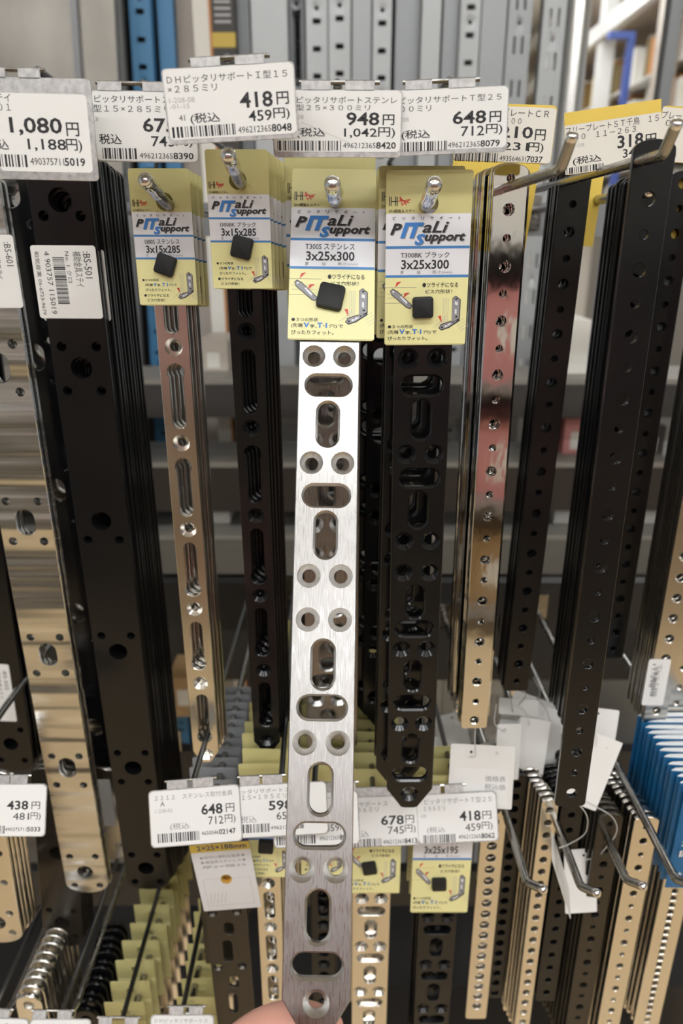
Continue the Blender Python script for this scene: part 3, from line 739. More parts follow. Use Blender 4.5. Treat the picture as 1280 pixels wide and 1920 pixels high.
        t('●ツライチになる', 9, 196, 51, 201, 'ink', .012); t('ビス穴形状！', 14, 204, 44, 209, 'ink', .012)
    b.v = [(p[0], p[1]+y, p[2]) for p in b.v]
    cd_ = b.build(name, parent, smooth=0)
    # the black plastic button that holds card and plate together
    sx, sz, sw, ang = sq
    c = MB('clip_black'); R = sw*kx/2; P2 = rrect(-R, R, -R, R, R*.28, 4)
    ca, sa = math.cos(math.radians(ang)), math.sin(math.radians(ang))
    rot = lambda L: [(X(sx)+p[0]*ca-p[1]*sa, Z(sz)+p[0]*sa+p[1]*ca) for p in L]
    lay = [(rot(offset(P2, -.9)), y-3.0), (rot(offset(P2, -.25)), y-2.75), (rot(P2), y-2.1), (rot(P2), y-.2)]
    n = len(P2)
    for (A, ya), (B, yb) in zip(lay[:-1], lay[1:]):
        c.add([(p[0], ya, p[1]) for p in A]+[(p[0], yb, p[1]) for p in B], [(k_, n+k_, n+(k_+1) % n, (k_+1) % n) for k_ in range(n)], 0)
    c.add([(p[0], lay[0][1], p[1]) for p in lay[0][0]], [tuple(range(n))], 0)
    c.tube([(X(sx), y-.2, Z(sz)), (X(sx), y+1.1, Z(sz))], R*.45, 0, 12)
    c.build('plastic_button', parent, smooth=35)
    return cd_

# ------------------------------------------------------------------ plates with the T-pattern (25 mm) and the I-pattern (15 mm)
def t_plate(ax, m, rows, w=25, t=3, cut=None):
    b = MB(m); holes = []
    k = 1
    for kind, py in rows:
        z = ax.z(py)
        if z > -3 or z < -ax.L+3: continue
        if kind == 'p': holes += [rhole(-6.3, z, 2.7, t, 4.75), rhole(6.3, z, 2.7, t, 4.75)]
        elif kind == 'h': holes.append(dict(shole(0, z, 18.2, 8.4, t, .9), d=.95))
        elif kind == 'v': holes.append(dict(shole(0, z, 8.2, 18.2, t, .9), d=.95))
        elif kind == 's': holes.append(rhole(0, z, 2.9, t, 4.9))
    b.plate(endshape(w, ax.L, 'flat', 'v', 1.5), holes, t, 0, .35, 'cut_steel' if m == 'brushed_steel' else None)
    return b
TS_ROWS = [('p', 668), ('h', 722), ('v', 795), ('p', 868), ('h', 929), ('v', 1003), ('p', 1080), ('p', 1162), ('v', 1246), ('h', 1327), ('p', 1393), ('v', 1480), ('h', 1567), ('p', 1631), ('v', 1720), ('h', 1812), ('s', 1882)]
TB_ROWS = [('p', 673), ('h', 724), ('v', 788), ('p', 852), ('h', 897), ('v', 957), ('p', 1015), ('p', 1074), ('v', 1130), ('h', 1180), ('p', 1217), ('v', 1268), ('h', 1318), ('p', 1357), ('v', 1404), ('h', 1452), ('s', 1489)]
# held silver plate
axS = Axis(WA(619.5, 540, .302), WA(591, 1950, .2575), 0)
tS = thing('support_plate', 'held brushed silver slotted plate with yellow card, bottom pulled towards the viewer', 'metal plate', axS.M)
t_plate(axS, 'brushed_steel', TS_ROWS).build('plate', tS)
ztop, zbot = axS.z(320), axS.z(640)
card_mesh(159*axS.mm(480), ztop-zbot, 'T', 'T300S ステンレス', '3x25x300', (51, 29, 10.5), (49, 156, 30, -12), parent=tS, top=ztop, cx=2.5*axS.mm(480))
# front black 25 mm plate
axB = Axis(WA(796, 560, .3035), WA(766.5, 1515, .400), 0)
tB = thing('support_plate', 'black slotted plate with yellow card hanging right of the held silver one', 'metal plate', axB.M)
t_plate(axB, 'black_paint', TB_ROWS).build('plate', tB)
ztop, zbot = axB.z(319), axB.z(646)
card_mesh(34.6, ztop-zbot, 'T', 'T300BK ブラック', '3x25x300', (50, 37, 11), (46, 158, 25, 2), parent=tB, top=ztop, cx=2.0*axB.mm(480))
# silver ones hanging behind the held plate
XS = W(622, 480, .31).x
def vert(x, ztop, D, yaw=0, tilt=0):
    return frame(Vector((x, D, ztop)), Vector((math.cos(yaw), math.sin(yaw), 0)), Vector((0, -tilt, 1)))
zT = axB.T.z
for k, (dx, D, dz, yw) in enumerate([(-.004, .352, .004, .06), (.001, .366, .006, -.03), (-.002, .378, .005, .04), (.0, .392, .005, -.02)]):
    dup(tS, vert(XS+dx, zT+dz, D, yw), 'silver slotted plate hanging behind the held one on the same hook', 'silver wide plates behind the held one')
for k, (dx, D, dz, yw) in enumerate([(.032, .322, .002, .02), (.0315, .333, .002, -.02), (.026, .384, .003, .06), (.0195, .395, .004, .02), (.021, .406, .003, -.03)]):
    dup(tB, vert(dx, zT+dz, D, yw, .035 if D < .35 else 0), 'black slotted plate hanging behind the front black one', 'black wide plates behind the front one')

def i_plate(ax, m, rows, w=15, t=3):
    b = MB(m); holes = []
    for r in rows:
        if r[0] == 'c':
            holes.append(rhole(0, ax.z(r[1]), 2.3, t, 4.2))
        else:                              # long keyhole slot from row r[1] to r[2]; r[3] where the round end sits
            z0, z1 = ax.z(r[1]), ax.z(r[2]); mk = []
            W2 = {'t': 3.9, 'b': 3.9, 'n': 3.2}
            def key(e):
                ht, hb = (4.0 if r[3] == 't' else 3.1)+e, (4.0 if r[3] == 'b' else 3.1)+e; hs = 3.1+e
                P = []
                at = math.asin(min(1, hs/ht)) if ht > hs+.01 else math.pi/2
                ab = math.asin(min(1, hs/hb)) if hb > hs+.01 else math.pi/2
                ct, cb = z0-ht+e, z1+hb-e
                for k in range(13):
                    a = -(math.pi/2-at)+(math.pi+2*(math.pi/2-at))*k/12; P.append((ht*math.cos(a), ct+ht*math.sin(a)))
                for k in range(13):
                    a = math.pi-(math.pi/2-ab)+(math.pi+2*(math.pi/2-ab))*k/12; P.append((hb*math.cos(a), cb+hb*math.sin(a)))
                return P
            holes.append(dict(front=key(.35), mid=key(0), d=.4))
    b.plate(endshape(w, ax.L, 'flat', 'v', 1.5), holes, t, 0, .3)
    return b
axI = Axis(W(309.5, 452, .343), W(387.5, 1430, .343), 0)
tI = thing('support_plate', 'front narrow silver keyhole plate with yellow card, left of the black narrow one', 'metal plate', axI.M)
IS_ROWS = [('k', 560, 626, 'n'), ('c', 651), ('k', 682, 803, 't'), ('c', 831), ('k', 860, 968, 't'), ('c', 993), ('k', 1018, 1118, 'b'), ('c', 1142), ('k', 1167, 1256, 'b'), ('c', 1281), ('k', 1303, 1392, 'b'), ('c', 1414)]
i_plate(axI, 'satin_steel', IS_ROWS).build('plate', tI)
ztop, zbot = axI.z(316), axI.z(572)
card_mesh(113*axI.mm(400), ztop-zbot, 'I', 'I300S ステンレス', '3x15x285', (56, 50, 14), (50, 149, 33, -20), parent=tI, top=ztop, cx=-1*axI.mm(440))
for k in range(1, 4):
    dup(tI, shift(axI.M, .0008*k+J(.0004), .0052*k, -.0006*k, J(.012)), 'narrow silver keyhole plate hanging behind the front silver one', 'silver narrow plates behind the front one', ('plastic_button',))
axK = Axis(WA(453, 445, .306), WA(501.5, 1411, .42), 0)
tK = thing('support_plate', 'front narrow black keyhole plate with yellow card, right of the silver narrow one', 'metal plate', axK.M)
IK_ROWS = [('k', 520, 596, 'n'), ('c', 622), ('k', 656, 776, 'n'), ('c', 803), ('k', 836, 944, 't'), ('c', 967), ('k', 992, 1095, 'b'), ('c', 1117), ('k', 1141, 1230, 'b'), ('c', 1257), ('k', 1280, 1362, 'b'), ('c', 1388)]
i_plate(axK, 'black_paint', IK_ROWS).build('plate', tK)
ztop, zbot = axK.z(280), axK.z(541)
card_mesh(115*axK.mm(400), ztop-zbot, 'I', 'I300BK ブラック', '3x15x285', (50, 45, 14), (52, 148, 34, -14), parent=tK, top=ztop, cx=-1.5*axK.mm(440))
for k in range(1, 5):
    dup(tK, shift(axK.M, .0012*k+J(.0004), .0058*k, -.0005*k, J(.012)), 'narrow black keyhole plate hanging behind the front black one', 'black narrow plates behind the front one', ('plastic_button',))

# ------------------------------------------------------------------ wide stays at the left
def stay(ax, m, rows, w=29, t=3):
    b = MB(m); holes = []
    for r in rows:
        z = ax.z(r[1])
        if r[0] == 'o': holes.append(dict(front=slot(r[2] if len(r) > 2 else 0, z, 10.6, 15.6), mid=slot(r[2] if len(r) > 2 else 0, z, 9.6, 14.6), d=.9))
        elif r[0] == 'O': holes.append(rhole(0, z, 4.9, t, 5.4, 24))
        elif r[0] == 'f': holes += [rhole(s*8.6, z, 1.9, t, 2.4, 14) for s in (-1, 1)]
    b.plate(endshape(w, ax.L, 'soft', 'soft'), holes, t, 0, .4)
    return b
def stickers(ax, parent, py0, py1, px0, px1, m='label_white', txt=None, yoff=-.25, t0=.2):
    z0, z1 = ax.z(py0), ax.z(py1); x0, x1 = ax.x(px0, (py0+py1)/2), ax.x(px1, (py0+py1)/2)
    b = MB(m); b.plate(rrect(x0, x1, z1, z0, 1.4), [], t0, 0, 0)
    b.v = [(p[0], p[1]-t0-.02, p[2]) for p in b.v]; y = -t0-.08
    if txt:
        w, h = x1-x0, z0-z1
        def rt(s, u, v0, v1, hw, bold=0.):     # writing that runs downwards: u = across (0..1 from left), v along
            tv, tf = text_mesh(s, bold, 0.)
            a0 = min(p[0] for p in tv); a1 = max(p[0] for p in tv); b0 = min(p[1] for p in tv); b1 = max(p[1] for p in tv)
            b.add([(x0+w*u+(p[1]-b0)/(b1-b0)*hw*w, y, z0-h*(v0+(v1-v0)*(p[0]-a0)/(a1-a0))) for p in tv], tf, 'ink')
        for a in txt: rt(*a)
        q = .16; rnd = random.Random(5)
        while q < .78:
            a = rnd.choice((.006, .006, .012, .018)); b.quad(x0+w*.32, z0-h*(q+a), x0+w*.50, z0-h*q, y, 'ink'); q += a+rnd.choice((.006, .012, .016))
    return b.build('sticker', parent, smooth=0)
axS6 = Axis(W(-66, 312, .365), W(166, 1674, .372), .0)
s6 = thing('support_stay', 'wide silver stay with oval holes at the far left, lower end golden', 'metal stay', axS6.M)
stay(axS6, 'wavy_steel', [('O', 380), ('f', 420), ('f', 645), ('o', 690), ('f', 735), ('o', 980), ('f', 1015), ('f', 940), ('f', 1195), ('o', 1228), ('f', 1262), ('f', 1418), ('o', 1440), ('f', 1472), ('f', 1606), ('O', 1635), ('f', 1660)]).build('plate', s6)
stickers(axS6, s6, 440, 577, -70, 34, txt=[(':BS-601', .82, .1, .42, .12, .0), ('補助金具ステイ', .62, .1, .6, .10, 0.), ('No.', .50, .1, .22, .07, 0.)])
# black stays between: seen edge to edge behind the silver one
axG = Axis(W(10, 312, .41), W(207, 1560, .425), .0)
g0 = thing('support_stay', 'glossy black stay half hidden behind the wide silver stay', 'metal stay', axG.M)
stay(axG, 'black_gloss', [('o', 360), ('f', 420), ('f', 640), ('o', 670), ('f', 712), ('f', 880), ('o', 920), ('f', 975), ('o', 1150), ('f', 1200), ('o', 1365), ('f', 1418), ('f', 1520)], 27).build('plate', g0)
dup(s6, shift(axS6.M, .0006, .0042, -.0012, .006), 'silver stay directly behind the wide silver one', skip=('sticker',))
g1 = dup(s6, shift(axG.M, .001, .012, .0, .02), 'silver stay showing through the holes of the glossy black stay')
axB5 = Axis(W(96, 250, .36), W(279, 1668, .372), .0)
b5 = thing('support_stay', 'front wide black stay carrying a white barcode sticker', 'metal stay', axB5.M)
stay(axB5, 'black_paint', [('O', 375), ('f', 405), ('f', 650), ('O', 690), ('f', 733), ('O', 977), ('f', 1012), ('f', 1192), ('O', 1222), ('f', 1412), ('O', 1440), ('f', 1466), ('f', 1603), ('O', 1628), ('f', 1653)], 28.5).build('plate', b5)
stickers(axB5, b5, 460, 597, 66, 186, txt=[(':BS-501', .80, .08, .44, .11, .0), ('補助金具ステイ', .64, .08, .56, .13, 0.), ('No. 1 クロ', .52, .08, .50, .07, 0.), ('4 903757 115019', .2, .08, .94, .08, 0.), ('和気産業 06-6723-9679', .05, .08, .95, .07, 0.)])
for k in range(1, 11):
    dup(b5, shift(axB5.M, .0006*k+J(.0004), .0036*k, -.001*k+J(.001), J(.012)), 'black stay hanging in the stack behind the front wide black one', 'wide black stays behind the front one', ('sticker',) if k > 2 else ())
axL0 = Axis(W(-150, 312, .43), W(28, 1445, .44), .0)
l0_ = thing('support_stay', 'black stay at the far left edge behind the silver stay', 'metal stay', axL0.M)
stay(axL0, 'black_paint', [('O', 900), ('f', 935), ('f', 1368), ('O', 1395), ('f', 1425)], 30).build('plate', l0_)
stickers(axL0, l0_, 1245, 1352, -40, 24, txt=[(':BS-502', .8, .1, .44, .11, 0.), ('補助金具ステイ', .62, .1, .6, .10, 0.)])
for k in range(1, 5):
    dup(l0_, shift(axL0.M, .001*k, .006*k, J(.001), J(.02)), 'black stay stacked behind the one at the far left edge', 'black stays at the far left edge')

# ------------------------------------------------------------------ perforated plates at the right
def perforated(ax, m, hs, w=15, t=2.5, big=2.6, small=1.75, x=0, top='soft', bot='flat', r=2):
    b = MB(m); holes = []
    for i, (py, k) in enumerate(hs):
        z = ax.z(py)
        if z > -2 or z < -ax.L+2: continue
        holes.append(rhole(x, z, big if k else small, t, None, 16))
    b.plate(endshape(w, ax.L, top, bot, r), holes, t, 0, .3)
    return b
alt = lambda ys, first: [(y, (i+first) % 2) for i, y in enumerate(ys)]
axC = Axis(W(959.5, 306, .352), W(888, 1366, .352), .0)
cC = thing('perforated_plate', 'front chrome perforated plate on the bent rod, mirroring pink', 'metal plate', axC.M)
perforated(axC, 'chrome', alt([334, 393, 447, 500, 551, 603, 654, 703, 750, 796, 840, 884, 927, 968, 1010, 1050, 1088, 1127, 1165, 1204, 1240, 1278, 1315, 1350], 0), 15.5).build('plate', cC)
for k in range(1, 11):
    dup(cC, shift(axC.M, -.0003*k+J(.0006)+(.004 if k == 3 else 0), .0036*k, J(.0012), J(.03)), 'chrome perforated plate in the stack behind the front chrome one', 'chrome plates behind the front one')
axP = Axis(W(1083, 304, .386), W(966, 1296, .386), .0)
cP = thing('perforated_plate', 'black perforated plate hanging left of the long foremost black one', 'metal plate', axP.M)
perforated(axP, 'black_paint', alt([331, 383, 436, 485, 533, 581, 627, 673, 718, 760, 803, 845, 885, 924, 963, 1001, 1038, 1074, 1109, 1144, 1178, 1212, 1245, 1277], 1), 15.5).build('plate', cP)
for k in range(1, 7):
    dup(cP, shift(axP.M, J(.0006), .0034*k, J(.001), J(.02)), 'black perforated plate stacked behind the one left of the foremost', 'black perforated plates, left stack')
axR = Axis(W(1231, 260, .289), W(1068, 1512, .2885), .0)
cR = thing('perforated_plate', 'foremost black perforated plate at the right, closest to the viewer', 'metal plate', axR.M)
perforated(axR, 'black_paint', alt([293, 373, 440, 507, 570, 632, 690, 749, 805, 860, 913, 965, 1014, 1064, 1110, 1157, 1201, 1245, 1288, 1330, 1370, 1410, 1449, 1487], 0), 15.3, bot='flat').build('plate', cR)
for k in range(0, 9):
    M = vert(.1405+J(.0006), axR.T.z-.006+J(.001), .362+.0034*k, J(.02))
    dup(cR, M, 'black perforated plate in the right stack behind the foremost one', 'black perforated plates, right stack')
for k in range(5):
    dup(cP, vert(.1845+J(.0006), axP.T.z+J(.001), .425+.0036*k, J(.02)), 'black perforated plate seen in the gap right of the foremost one', 'black perforated plates in the right gap')
# gold looking plates at the far right
axT = Axis(vert(.2055, axP.T.z+.003, .395).translation, Vector((.2055, .395, W(1215, 1356, .395).z)), 0)
cT = thing('perforated_plate', 'tan reflecting perforated plate with white sticker at the far right', 'metal plate', axT.M)
perforated(axT, 'satin_steel', [(y, 1) for y in [500, 560, 620, 665, 710, 755, 798, 839, 880, 922, 963, 1004, 1044, 1084, 1122, 1160, 1198, 1235, 1333]], 15, big=3.0, bot='flat').build('plate', cT)
stickers(axT, cT, 1236, 1322, 1209, 1250, txt=[('11-298', .2, .1, .6, .14, 0.), ('プレート300', .5, .1, .8, .14, 0.)])
for k in range(1, 9):
    dup(cT, shift(axT.M, J(.0006), .0034*k, J(.001), J(.02)), 'perforated plate stacked behind the tan one with white sticker', 'plates behind the stickered tan one', ('sticker',))
cT2 = thing('perforated_plate', 'tan perforated plate right of the stickered one, cut by the picture edge', 'metal plate', shift(axT.M, .0175, .01, .0))
perforated(axT, 'satin_steel', [(y, 1) for y in [922, 963, 1004, 1044, 1084, 1122, 1160, 1198, 1235, 1270, 1305, 1335]], 15, big=2.0).build('plate', cT2)

# yellow backing papers below the cream tags
def paper(label, x0, x1, y0, y1, D, roll=0):
    a, c = W(x0, y1, D), W(x1, y0, D)
    t = thing('backing_paper', label, 'paper', shift(Matrix.Translation(((a.x+c.x)/2, D, c.z)), ry=roll))
    w, h = (c.x-a.x)*1000, (c.z-a.z)*1000
    b = MB('paper_yellow'); b.plate(rrect(-w/2, w/2, -h, 0, .6), [], .4, 0, 0); b.build('sheet', t, smooth=0)
    b = MB('paper_yellow'); b.box(-w/2, w/2, .4, 3.4, -.4, 0); b.build('folded_lip', t, smooth=0)
paper('yellow backing paper hanging behind the chrome perforated plates', 842, 1014, 296, 470, .402, .10)
paper('yellow backing paper between the two black perforated stacks', 1092, 1132, 330, 462, .43, .05)
paper('yellow backing paper at the right edge below the cut tag', 1238, 1300, 335, 462, .43, .05)

# ------------------------------------------------------------------ upper row hooks
def hk(label, tip, elbow, z_hole, Dt, De, arm=None, cap='ball', r=.0024, ballr=None):
    a, b = W(*tip, Dt), W(*elbow, De)
    return hook(label, [a, b, Vector((b.x, .60, b.z))], arm, r, cap, ballr)
hk('chrome tipped hook through the narrow silver plates', (272, 337), (314, 384), 0, .318, .338, ARM['a2'], ballr=.0029)
hk('chrome tipped hook through the narrow black plates', (428, 291), (449, 342), 0, .296, .320, ARM['a3'], ballr=.0029)
hk('chrome tipped hook through the card of the held silver plate', (623, 345), (627, 372), 0, .292, .306, ARM['a4'], ballr=.0031)
hk('chrome tipped hook through the card of the wide black plate', (814, 345), (800, 383), 0, .292, .306, ARM['a5'], ballr=.003)
hk('rod with upturned tip carrying the chrome perforated plates', (1072, 256), (1050, 318), 0, .262, .268, None, 'cut', .0020)
hk('rod with upturned tip carrying the foremost black perforated plate', (1268, 232), (1243, 290), 0, .262, .268, None, 'cut', .0020)
hook('hook rod carrying the right stack of black perforated plates', [Vector((.1405, .36, axR.T.z-.013)), Vector((.1405, .5, axR.T.z-.013))], None, .0026, 'cut')
hook('hook rod hidden behind the 1,080 tag carrying the black stays', [W(121, 380, .385), W(121, 380, .42)], ARM['a1'], .0022, 'cut')

# ------------------------------------------------------------------ lower row
hB = zB
def low(tmpl, x, D, dz=0, yaw=0): return vert(x, hB+.0+dz, D, yaw)
# new card plates for the lower row (195 mm)
def short_plate(label, px, py_card0, py_card1, D, kind, m, model, size, wc, sqr):
    xx = W(px, 1640, D).x
    zc0, zc1 = W(px, py_card0, D).z, W(px, py_card1, D).z
    T = Vector((xx, D, zc0-(zc0-zc1)*.72)); B = Vector((xx, D, zc1-.165))
    ax = Axis(T, B, 0)
    t = thing('support_plate', label, 'metal plate', ax.M)
    b = MB(m); holes = []
    hh = (zc0-zc1)*1000*.28
    z = -hh-6
    if kind == 'T':
        while z > -ax.L+25:
            holes += [rhole(-6.3, z, 2.7, 3, 4.75), rhole(6.3, z, 2.7, 3, 4.75), shole(0, z-11, 18, 8, 3), shole(0, z-27, 8, 17, 3)]; z -= 43
        b.plate(endshape(25, ax.L, 'flat', 'v', 1.5), holes, 3, 0, .35)
    else:
        while z > -ax.L+22:
            holes += [rhole(0, z, 2.3, 3, 4.2), shole(0, z-18, 6.4, 22, 3)]; z -= 36
        b.plate(endshape(15, ax.L, 'flat', 'v', 1.5), holes, 3, 0, .3)
    b.build('plate', t)
    card_mesh(wc, (zc0-zc1)*1000, kind, model, size, (50, 37, 11) if kind == 'T' else (50, 46, 14), sqr, parent=t, top=(zc0-T.z)*1000)
    return t, ax
tB5, aB5 = short_plate('lower row black slotted plate with yellow card below the 418 tag', 826, 1452, 1708, .350, 'T', 'black_paint', 'T195BK ブラック', '3x25x195', 37.2, (47, 157, 25, 2))
tB4, aB4 = short_plate('lower row silver slotted plate with yellow card right of the held plate', 697, 1440, 1672, .352, 'T', 'satin_steel', 'T195S ステンレス', '3x25x195', 36, (45, 158, 25, 10))
tB2, aB2 = short_plate('lower row narrow silver plate with yellow card left of the held plate', 502, 1430, 1642, .33, 'I', 'satin_steel', 'I195S ステンレス', '3x15x195', 27, (50, 150, 33, -5))
tB3, aB3 = short_plate('lower row narrow black plate with yellow card behind the held plate', 605, 1432, 1642, .345, 'I', 'black_paint', 'I195BK ブラック', '3x15x195', 27, (50, 150, 33, 8))
for src, ax, n, nm in ((tB5, aB5, 2, 'black slotted'), (tB4, aB4, 14, 'silver slotted'), (tB2, aB2, 14, 'narrow silver'), (tB3, aB3, 14, 'narrow black')):
    for k in range(1, n+1):
        dup(src, shift(ax.M, J(.0012), .0115*k, J(.0015)+.002, J(.04)), f'{nm} plate with yellow card in the receding row behind its front one, lower row', f'{nm} carded plates, lower row')
# bronze looking plate in a white blister with a brass eyelet
D1 = .322
c0, c1 = W(408, 1572, D1), W(408, 1703, D1)
M1 = shift(Matrix.Translation((c0.x, D1, c0.z)), ry=math.radians(-6))
tb1 = thing('packed_bracket', 'bronze bracket plate in white blister with yellow band and brass eyelet', 'bracket', M1)
hh = (c0.z-c1.z)*1000*1.02; ww = (W(463, 1640, D1).x-W(352, 1640, D1).x)*1000
b = MB('film_white'); b.plate(rrect(-ww/2, ww/2, -hh, 3, .8), [], .5, 0, 0)
b.quad(-ww/2, -3.6, ww/2, 3, -.03, 'navy'); b.quad(-ww/2, -9.5, ww/2, -3.6, -.03, 'goods_yellow')
b.text('2×25×188mm', -ww/2+4, -4.6, ww-6, 3.6, -.06, 'navy', .02); b.text('スナップ', -ww/2+3, 1, ww*.6, 3.2, -.06, 'label_white', .02)
for k, s in enumerate(('▶取付に便利な金具◀', '▶補強用ステンレス◀', '厚2×幅25')): b.text(s, -ww*.36, -12.5-k*3.6, ww*.74, 2.2, -.06, 'ink_grey')
for k in range(5): b.line(-ww*.36+k*2.2, -hh+6, -ww*.30+k*2.2, -hh+14, .35, -.06, 'ink_light')
for a, c in (((-ww*.4, -hh*.55), (ww*.4, -hh*.55)), ((ww*.4, -hh*.55), (ww*.4, -hh+4)), ((ww*.4, -hh+4), (-ww*.4, -hh+4)), ((-ww*.4, -hh+4), (-ww*.4, -hh*.55))): b.line(*a, *c, .25, -.06, 'ink_light')
b.build('blister', tb1, smooth=0)
b = MB('brass'); b.tube([(0, -1.4, -hh*.56), (0, -.6, -hh*.56), (0, 0, -hh*.56)], 3, 0, 20, True, [1.6, 3.2, 3.4]); b.build('eyelet', tb1)
b = MB('dark_bronze'); holes = []
zz = -hh-4
while zz > -150:
    holes += [rhole(-8, zz, 2, 2, 3, 14), rhole(7, zz+1, 2, 2, 3, 14), shole(1, zz-13, 6, 10, 2), shole(-1, zz-32, 6, 18, 2)]; zz -= 46
b.plate(rrect(-12.5, 12.5, -170, -hh*.5, 2), holes, 2, 0, .3); b.v = [(p[0], p[1]+1.0, p[2]) for p in b.v]
ob = b.build('plate', tb1); ob.rotation_euler = (0, math.radians(5), 0)
gx = -.077
gz = W(400, 1470, .335).z
gc = thing('header_carded_plate', 'front grey header card of the row above the tilted 648 tag', 'metal plate', Matrix.Translation((gx, .338, gz)))
b = MB('card_grey'); b.plate(rrect(-14, 14, -58, 0, 1.2), [dict(front=circ(0, -9, 3.2), mid=circ(0, -9, 3.2), d=.2)], .5, 0, 0); b.build('header_card', gc, smooth=0)
b = MB('dark_bronze'); b.plate(rrect(-12, 12, -150, -40, 1), [rhole(0, -75, 2.3, 3, 4), rhole(0, -100, 2.3, 3, 4)], 2.5, 0, .3); b.v = [(p[0], p[1]+.7, p[2]) for p in b.v]; b.build('plate', gc)
for k in range(1, 11): dup(gc, shift(gc.matrix_world, J(.0008), .0095*k, J(.0012), J(.03)), 'grey header card plate in the receding row behind its front one', 'grey header card plates')

# tan and black stays of the lower row at the left
axL1 = Axis(W(-52, 1480, .335), W(2, 1768, .335), 0)
tl1 = thing('support_stay', 'tan reflecting stay end with five holes at the lower left edge', 'metal stay', axL1.M)
stay(axL1, 'satin_steel', [('f', 1600), ('O', 1630), ('f', 1655), ('f', 1712), ('O', 1730), ('f', 1748)], 29).build('plate', tl1)
for k in range(1, 5): dup(tl1, shift(axL1.M, .0006*k, .004*k, J(.001), J(.02)), 'stay stacked behind the tan stay end at the lower left edge', 'stays behind the lower left tan one')
axL2 = Axis(W(96, 1440, .375), W(120, 1775, .375), 0)
tl2 = thing('support_stay', 'dark bronze stay end beside the golden lower end of the silver stay', 'metal stay', axL2.M)
stay(axL2, 'dark_bronze', [('f', 1560), ('O', 1600), ('f', 1708), ('O', 1730), ('f', 1755)], 28).build('plate', tl2)
for k in range(1, 5): dup(tl2, shift(axL2.M, .0004*k, .004*k, J(.001), J(.02)), 'stay stacked behind the dark bronze one, lower left', 'stays behind the dark bronze one')
axL3 = Axis(W(176, 1440, .41), W(205, 1612, .41), 0)
tl3 = thing('support_stay', 'short tan plate end peeping between the golden and the black stay', 'metal stay', axL3.M)
stay(axL3, 'satin_steel', [('f', 1585)], 26).build('plate', tl3)
stickers(axL3, tl3, 1462, 1548, 178, 212, txt=None)

# perforated plates of the lower row at the right
def lowbar(label, x, D, ztop, zbot, m, holes, w=15, big=2.6, small=1.75, top='soft', n=0, glabel=None, grp=None, dx=-.0008, pitch=.0045, yaw=0):
    ax = Axis(Vector((x, D, ztop)), Vector((x, D, zbot)), yaw)
    t = thing('perforated_plate', label, 'metal plate', ax.M)
    b = MB(m); H = []
    p, sq = holes
    z = -8; k = 0
    while z > -ax.L+5:
        if sq: H.append(dict(front=rrect(-2.2, 2.2, z-2.6, z+2.6, 1, 3), mid=rrect(-2, 2, z-2.4, z+2.4, 1, 3), d=.3))
        else: H.append(rhole(0, z, big if k % 2 else small, 2.5, None, 16))
        z -= p; k += 1
    b.plate(endshape(w, ax.L, top, 'flat', 2), H, 2.5, 0, .3); b.build('plate', t)
    for k in range(1, n+1):
        dup(t, shift(ax.M, dx*k+J(.0006), pitch*k, J(.0012), J(.02)), glabel, grp)
    return t, ax
zt = W(1217, 1532, .340).z
lowbar('lower row tan perforated plate with large round holes right of the yellow card', .0945, .350, zt+.004, zt-.19, 'satin_steel', (9.6, 0), 14.8, 3.2, 3.2, n=9, glabel='plate behind the tan one with large round holes, lower row', grp='lower row plates A', dx=.0012)
lowbar('lower row dark perforated plate between two tan ones', .1125, .372, zt+.004, zt-.20, 'black_paint', (10, 0), 13, 2.8, 2.8, n=6, glabel='dark plate behind the one between two tan ones, lower row', grp='lower row plates B')
lowbar('lower row slim tan perforated plate beside the hanging white tag', .1285, .352, zt+.002, zt-.21, 'satin_steel', (10, 0), 10.5, 2.4, 2.4, n=8, glabel='plate behind the slim tan one beside the hanging tag', grp='lower row plates C')
lowbar('lower row black perforated plate directly behind the hanging white tag', .1425, .352, zt-.002, zt-.175, 'black_paint', (12, 0), 13.6, 2.2, 2.2, n=8, glabel='plate behind the black one with the hanging tag', grp='lower row plates D', dx=-.0003)
lowbar('lower row dark bronze perforated plate left of the long tan one', .1625, .342, zt+.0005, zt-.21, 'dark_bronze', (10.6, 0), 15, 2.5, 1.7, n=14, glabel='plate in the stack behind the dark bronze perforated one', grp='lower row plates E', pitch=.0044)
lowbar('lower row long tan perforated plate under the shiny hook', .1835, .340, zt, zt-.21, 'satin_steel', (10.6, 0), 15, 2.3, 1.6, n=14, glabel='plate in the stack behind the long tan perforated one', grp='lower row plates F', pitch=.0044)
lowbar('lower row tan plate with small square holes under the blue packs', .229, .372, zt-.055, zt-.23, 'satin_steel', (6.4, 1), 19, n=8, glabel='plate in the stack behind the one with square holes', grp='lower row plates G')

